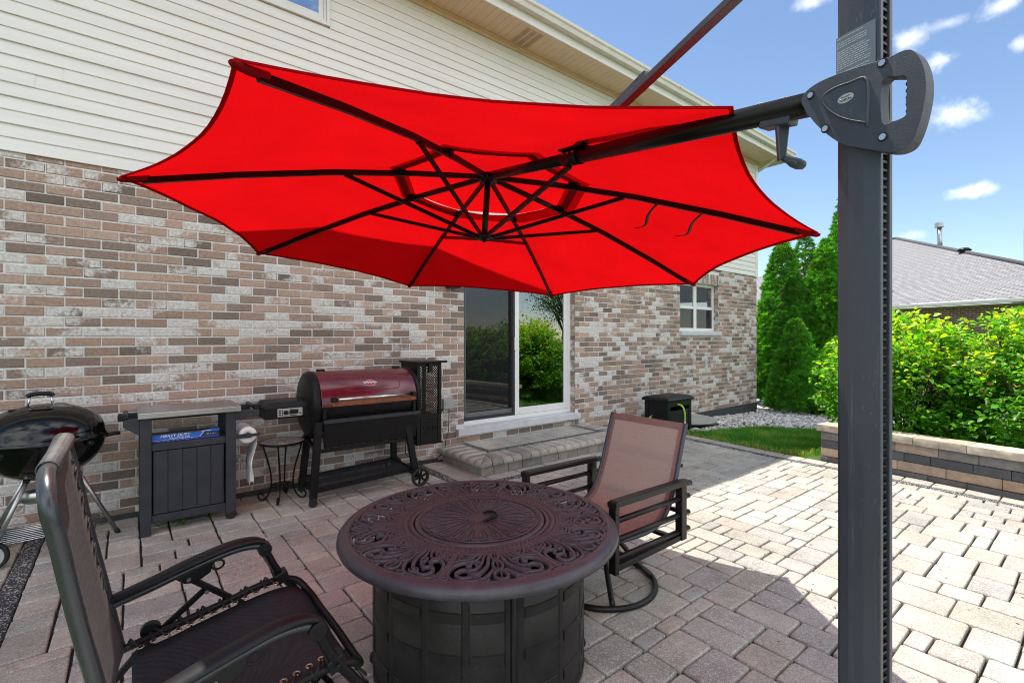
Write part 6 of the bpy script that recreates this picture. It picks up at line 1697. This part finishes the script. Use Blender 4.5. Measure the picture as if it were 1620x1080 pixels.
# D-shaped grip plates on both broad faces
OUT = [(.1065, 2.0013), (.0963, 2.0155), (.0724, 2.023), (.035, 2.0232), (-.0145, 2.0175), (-.0601, 2.0098), (-.0939, 2.0093), (-.109, 1.9977), (-.1198, 1.9731), (-.1257, 1.942), (-.1257, 1.9091), (-.1198, 1.8739), (-.112, 1.8461), (-.102, 1.8258), (-.0867, 1.8191), (-.0655, 1.8227), (-.0263, 1.8425), (.016, 1.8665), (.0481, 1.8986), (.0724, 1.9301), (.0906, 1.9601), (.1036, 1.9856)]
HOLE = [(-.0546, 1.9685), (-.0815, 1.9644), (-.0939, 1.9584), (-.097, 1.94), (-.0949, 1.9107), (-.0959, 1.8885), (-.0898, 1.8813), (-.073, 1.8807), (-.0546, 1.8868)]
REC_ = [(.0615, 1.9816), (.0416, 1.9948), (.0036, 1.9934), (-.0300, 1.983), (-.030, 1.8935), (-.0263, 1.8954), (.016, 1.9215), (.0455, 1.9512)]
def smooth_poly(P, k=4):
    P = [V((p[0], p[1], 0)) for p in P]; n = len(P); out = []
    for i in range(n):
        a, c, d, e = P[i - 1], P[i], P[(i + 1) % n], P[(i + 2) % n]
        for j in range(k):
            t = j / k; out.append(.5 * (2 * c + (d - a) * t + (2 * a - 5 * c + 4 * d - e) * t * t + (3 * c - a - 3 * d + e) * t ** 3))
    return [(p.x, p.y) for p in out]
def plate(off0, off1, name):
    bm = bmesh.new(); o = V(um['base'])
    ou = smooth_poly(OUT, 3); ho = smooth_poly(HOLE, 3)
    def P(a, z, n_): return POLE + E1 * a + NN * n_ + V((0, 0, z)) - o
    loops = []
    for L in (ou, ho):
        vs = [bm.verts.new(P(a, z, off0)) for a, z in L]; loops.append([bm.edges.new((vs[i], vs[(i + 1) % len(vs)])) for i in range(len(vs))])
    bmesh.ops.triangle_fill(bm, use_beauty=True, use_dissolve=False, edges=[e for l in loops for e in l])
    fs = bm.faces[:]; ex = bmesh.ops.extrude_face_region(bm, geom=fs)
    bmesh.ops.translate(bm, verts=[g for g in ex['geom'] if isinstance(g, bmesh.types.BMVert)], vec=NN * (off1 - off0))
    bmesh.ops.recalc_face_normals(bm, faces=bm.faces[:])
    me = bpy.data.meshes.new(name); bm.to_mesh(me); bm.free(); me.materials.append(M['handleplate'])
    ob = bpy.data.objects.new(name, me); COL.objects.link(ob); ob.parent = um; ob['base'] = tuple(o)
    md = ob.modifiers.new('bevel', 'BEVEL'); md.width = .0065; md.segments = 3; md.limit_method = 'ANGLE'; md.angle_limit = radians(50)
    for p in me.polygons: p.use_smooth = False
    return ob
gp = plate(.018, .050, 'grip_plate')
b = MB()     # recess: dished oval panel between pole and plate face (raised inner shield with a dark groove round it)
rc = smooth_poly(REC_, 4)
cxr = sum(p[0] for p in rc) / len(rc); czr = sum(p[1] for p in rc) / len(rc)
def ringp(k, n_): return [POLE + E1 * (cxr + (p[0] - cxr) * k) + NN * n_ + V((0, 0, czr + (p[1] - czr) * k)) for p in rc]
rws = [ringp(1.03, .0502), ringp(1.0, .0535), ringp(.95, .0535), ringp(.90, .0502)]
b.grid(rws, True, close=True)
b.build('recess_rim', M['handleplate'], gp)
b = MB(); b.add(ringp(.915, .0506), [tuple(range(len(rc)))]); b.build('recess_panel', M['pole'], gp)
b = MB()
for a, z in ((.085, 2.0018), (-.0557, 2.0032), (.0534, 1.9144), (-.0568, 1.8558)):
    c = POLE + E1 * a + NN * .0515 + V((0, 0, z)); b.disc(c, .0062, NN, .004, 14)
b.split('bolt', M['screw'], gp)
b = MB()
for a, z in ((.085, 2.0018), (-.0557, 2.0032), (.0534, 1.9144), (-.0568, 1.8558)):
    c = POLE + E1 * a + NN * .0503 + V((0, 0, z)); b.disc(c, .0092, NN, .0015, 18)
b.split('bolt_recess', M['rubber'], gp)
b = MB()
for k in range(6): b.disc(POLE + E1 * (-.0985) + NN * .034 + V((0, 0, 1.892 + k * .013)), .0055, NN, .026, 12)
b.build('finger_grip', M['handleplate'], gp)
b = MB(); oc = POLE + E1 * (.012) + NN * .0512 + V((0, 0, 1.963))
def o2(a, z, d=0): return oc + E1 * a + V((0, 0, z)) + NN * d
b.add([o2(-.016 * cos(2 * pi * k / 28) , .0095 * sin(2 * pi * k / 28)) for k in range(28)], [tuple(range(28))], False, (.42, .45, .48, 0))
b.tube([o2(.011 - .022 * k / 14, -.0022 + .0022 * sin(k * 1.7), .0008) for k in range(15)], .0011, 5, col=(.08, .09, .1, 0)); b.tube([o2(.008 - .016 * k / 8, .0035 + .0006 * sin(k * 2.), .0008) for k in range(9)], .0007, 5, col=(.08, .09, .1, 0))
b.build('oval_badge', M['badge'], gp, recalc=False)
# warning sticker with printed lines
b = MB(); rs = random.Random(2)
def st(a, z, d=0): 
    fz = (a - (-.0325)) / .0790; a = min(a, .0455); return POLE + E1 * a + NN * (HW + .0034 + d - .0030 * max(0, (a - .02) / .03) ** 1.5) + V((0, 0, z))
SZ0, SZ1 = 2.020, 2.113
b.grid([[st(-.0325 + .0790 * k / 12, z) for k in range(13)] for z in (SZ0, SZ1)], True, (.16, .19, .22, 0))
for ln in range(19):
    z = SZ1 - .006 - ln * .0047; a = .043
    if ln in (1, 5, 15): continue
    end = -.024 + rs.uniform(0, .014)
    while a > end:
        w = rs.uniform(.003, .009); b.add([st(a, z, .0003), st(max(a - w, end), z, .0003), st(max(a - w, end), z + .0015, .0003), st(a, z + .0015, .0003)], [(0, 1, 2, 3)], False, (.55, .58, .60, 0)); a -= w + .0016
b.build('printed_sticker', M['badge'], um, recalc=False)
# crank
b = MB(); c0 = ARM0.lerp(ARM1, .965); 
b.beam(c0 + V((0, 0, -.03)) - ad * .06, c0 + V((0, 0, -.030)) + ad * .02, .04, .018); KX = V((.782, -.624, 0))
kA = c0 + V((0, 0, -.036)) - KX * .006; kB = kA + V((0, 0, -.084)) - KX * .004
b.prism([(-.016, 0), (.017, 0), (.008, -.084), (-.010, -.088)], kA, KX, (0, 0, 1), V((.624, .782, 0)) * .012)
cr = b.build('crank_arm', M['pole'], um, bevel=.003)
b = MB(); RX = V((.782, -.624, 0)); k0 = kB + RX * .004; 
b.tube([k0, k0 + RX * .012 + V((0, 0, -.004)), k0 + RX * .024 + V((0, 0, -.009)), k0 + RX * .036 + V((0, 0, -.013)), k0 + RX * .050 + V((0, 0, -.0165)), k0 + RX * .054 + V((0, 0, -.018))], [.007, .0085, .0125, .0135, .0105, .004], 12); b.build('crank_knob', M['handleplate'], cr)

# ================================================================= SKY, SUN, CAMERA
SUN = V((.031, .35, 1.0)).normalized()
w = bpy.data.worlds.new('World'); sc.world = w; w.use_nodes = True
nt = w.node_tree; nt.nodes.clear()
out = N(nt, 'ShaderNodeOutputWorld'); bg = N(nt, 'ShaderNodeBackground', Strength=SKY_STR)
sky = nt.nodes.new('ShaderNodeTexSky'); sky.sky_type = 'NISHITA'; sky.sun_disc = False
sky.sun_elevation = math.asin(SUN.z); sky.sun_rotation = atan2(SUN.x, SUN.y); sky.air_density = SKY_AIR; sky.dust_density = SKY_DUST; sky.ozone_density = SKY_OZ; sky.altitude = 200
tc = N(nt, 'ShaderNodeTexCoord'); nrmz = N(nt, 'ShaderNodeVectorMath', operation='NORMALIZE'); nt.links.new(tc.outputs['Generated'], nrmz.inputs[0])
nz1 = N(nt, 'ShaderNodeTexNoise', Scale=22., Detail=6., Roughness=.62); nt.links.new(nrmz.outputs[0], nz1.inputs['Vector'])
clouds = None
CL = [((.883, .189, .429), .024, .020, .9), ((.906, .154, .394), .028, .015, .9), ((.935, .145, .323), .044, .030, .95), ((.968, .133, .214), .036, .014, .85), ((.812, .287, .508), .034, .012, .6), ((.896, .09, .434), .03, .016, .8), ((.919, .077, .386), .016, .014, .8), ((.933, .325, .151), .030, .010, .5), ((.966, .202, .161), .034, .012, .45), ((.889, .145, .434), .024, .010, .4), ((.3, -.7, .5), .12, .05, .8), ((-.3, -.8, .4), .14, .05, .8), ((.6, -.6, .35), .1, .04, .8), ((.85, -.4, .3), .08, .03, .8), ((-.7, -.5, .4), .12, .05, .8)]
def cam_dir(px, py):
    return (F_ * 762 + R_ * (px - 810) - V((0, 0, 1)) * (py - 533)).normalized()
TH = atan2(955., 762.); F_ = V((cos(TH), sin(TH), 0)); R_ = V((sin(TH), -cos(TH), 0))
for d, rx, rz, amt in [(tuple(V(c[0]).normalized()), *c[1:]) for c in CL]:
    sb = N(nt, 'ShaderNodeVectorMath', operation='SUBTRACT'); nt.links.new(nrmz.outputs[0], sb.inputs[0]); sb.inputs[1].default_value = d
    ml = N(nt, 'ShaderNodeVectorMath', operation='MULTIPLY'); nt.links.new(sb.outputs[0], ml.inputs[0]); ml.inputs[1].default_value = (1.5 / rx, 1.5 / rx, 1.5 / rz)
    ln = N(nt, 'ShaderNodeVectorMath', operation='LENGTH'); nt.links.new(ml.outputs[0], ln.inputs[0])
    v = math_(nt, 'SUBTRACT', 1.15, ln.outputs['Value'])
    v = math_(nt, 'ADD', v, math_(nt, 'MULTIPLY', math_(nt, 'SUBTRACT', nz1.outputs['Fac'], .5), 3.4))
    m_ = math_(nt, 'MULTIPLY', mrange(nt, v, -.2, 1.7), amt * .9)
    clouds = m_ if clouds is None else math_(nt, 'MAXIMUM', clouds, m_)
ccol = (CLOUD,) * 3
skyc = mix(nt, clouds, sky.outputs[0], ccol)
# unseen broken bright clouds added in the south, behind the camera, as fill light
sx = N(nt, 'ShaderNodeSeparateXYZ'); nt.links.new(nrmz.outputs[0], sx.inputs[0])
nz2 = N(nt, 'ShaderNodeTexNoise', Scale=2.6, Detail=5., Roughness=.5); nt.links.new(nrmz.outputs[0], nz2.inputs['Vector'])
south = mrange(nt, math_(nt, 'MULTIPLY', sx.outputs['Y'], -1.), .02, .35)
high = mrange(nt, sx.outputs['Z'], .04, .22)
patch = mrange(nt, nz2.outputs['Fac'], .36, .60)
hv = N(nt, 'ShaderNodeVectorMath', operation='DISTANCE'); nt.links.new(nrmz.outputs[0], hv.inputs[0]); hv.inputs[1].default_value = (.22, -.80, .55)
gap = mrange(nt, hv.outputs['Value'], .16, .42)  # opening in the added clouds so the upper pane mirrors blue
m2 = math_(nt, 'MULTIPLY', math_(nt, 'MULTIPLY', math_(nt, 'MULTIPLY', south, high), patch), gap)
skyc = mix(nt, m2, skyc, (FILL_CLOUD * 1.1, FILL_CLOUD * 1.1, FILL_CLOUD * 1.09))
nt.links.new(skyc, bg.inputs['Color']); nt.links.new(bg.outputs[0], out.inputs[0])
sl = bpy.data.lights.new('Sun', 'SUN'); sl.energy = SUN_STR; sl.angle = radians(.5); sl.color = (1, .935, .84)
so = bpy.data.objects.new('Sun', sl); COL.objects.link(so); so.rotation_euler = SUN.to_track_quat('Z', 'Y').to_euler(); so.location = (0, 0, 20)
cd = bpy.data.cameras.new('Camera'); co = bpy.data.objects.new('Camera', cd); COL.objects.link(co); sc.camera = co
cd.sensor_width = 36; cd.sensor_fit = 'HORIZONTAL'; cd.lens = 36 * 762 / 1620; cd.shift_y = -7 / 1620; cd.clip_start = .05; cd.clip_end = 600
co.location = (0, -5, 1.459); co.rotation_euler = (pi / 2, 0, TH - pi / 2)
vs = sc.view_settings; vs.view_transform = 'Standard'; vs.look = 'None'; vs.exposure = EXPO; vs.gamma = 1
sc.display_settings.display_device = 'sRGB'
cy = sc.cycles; cy.filter_width = 1.05; cy.max_bounces = 8; cy.transparent_max_bounces = 12; cy.use_denoising = True; cy.sample_clamp_indirect = 6
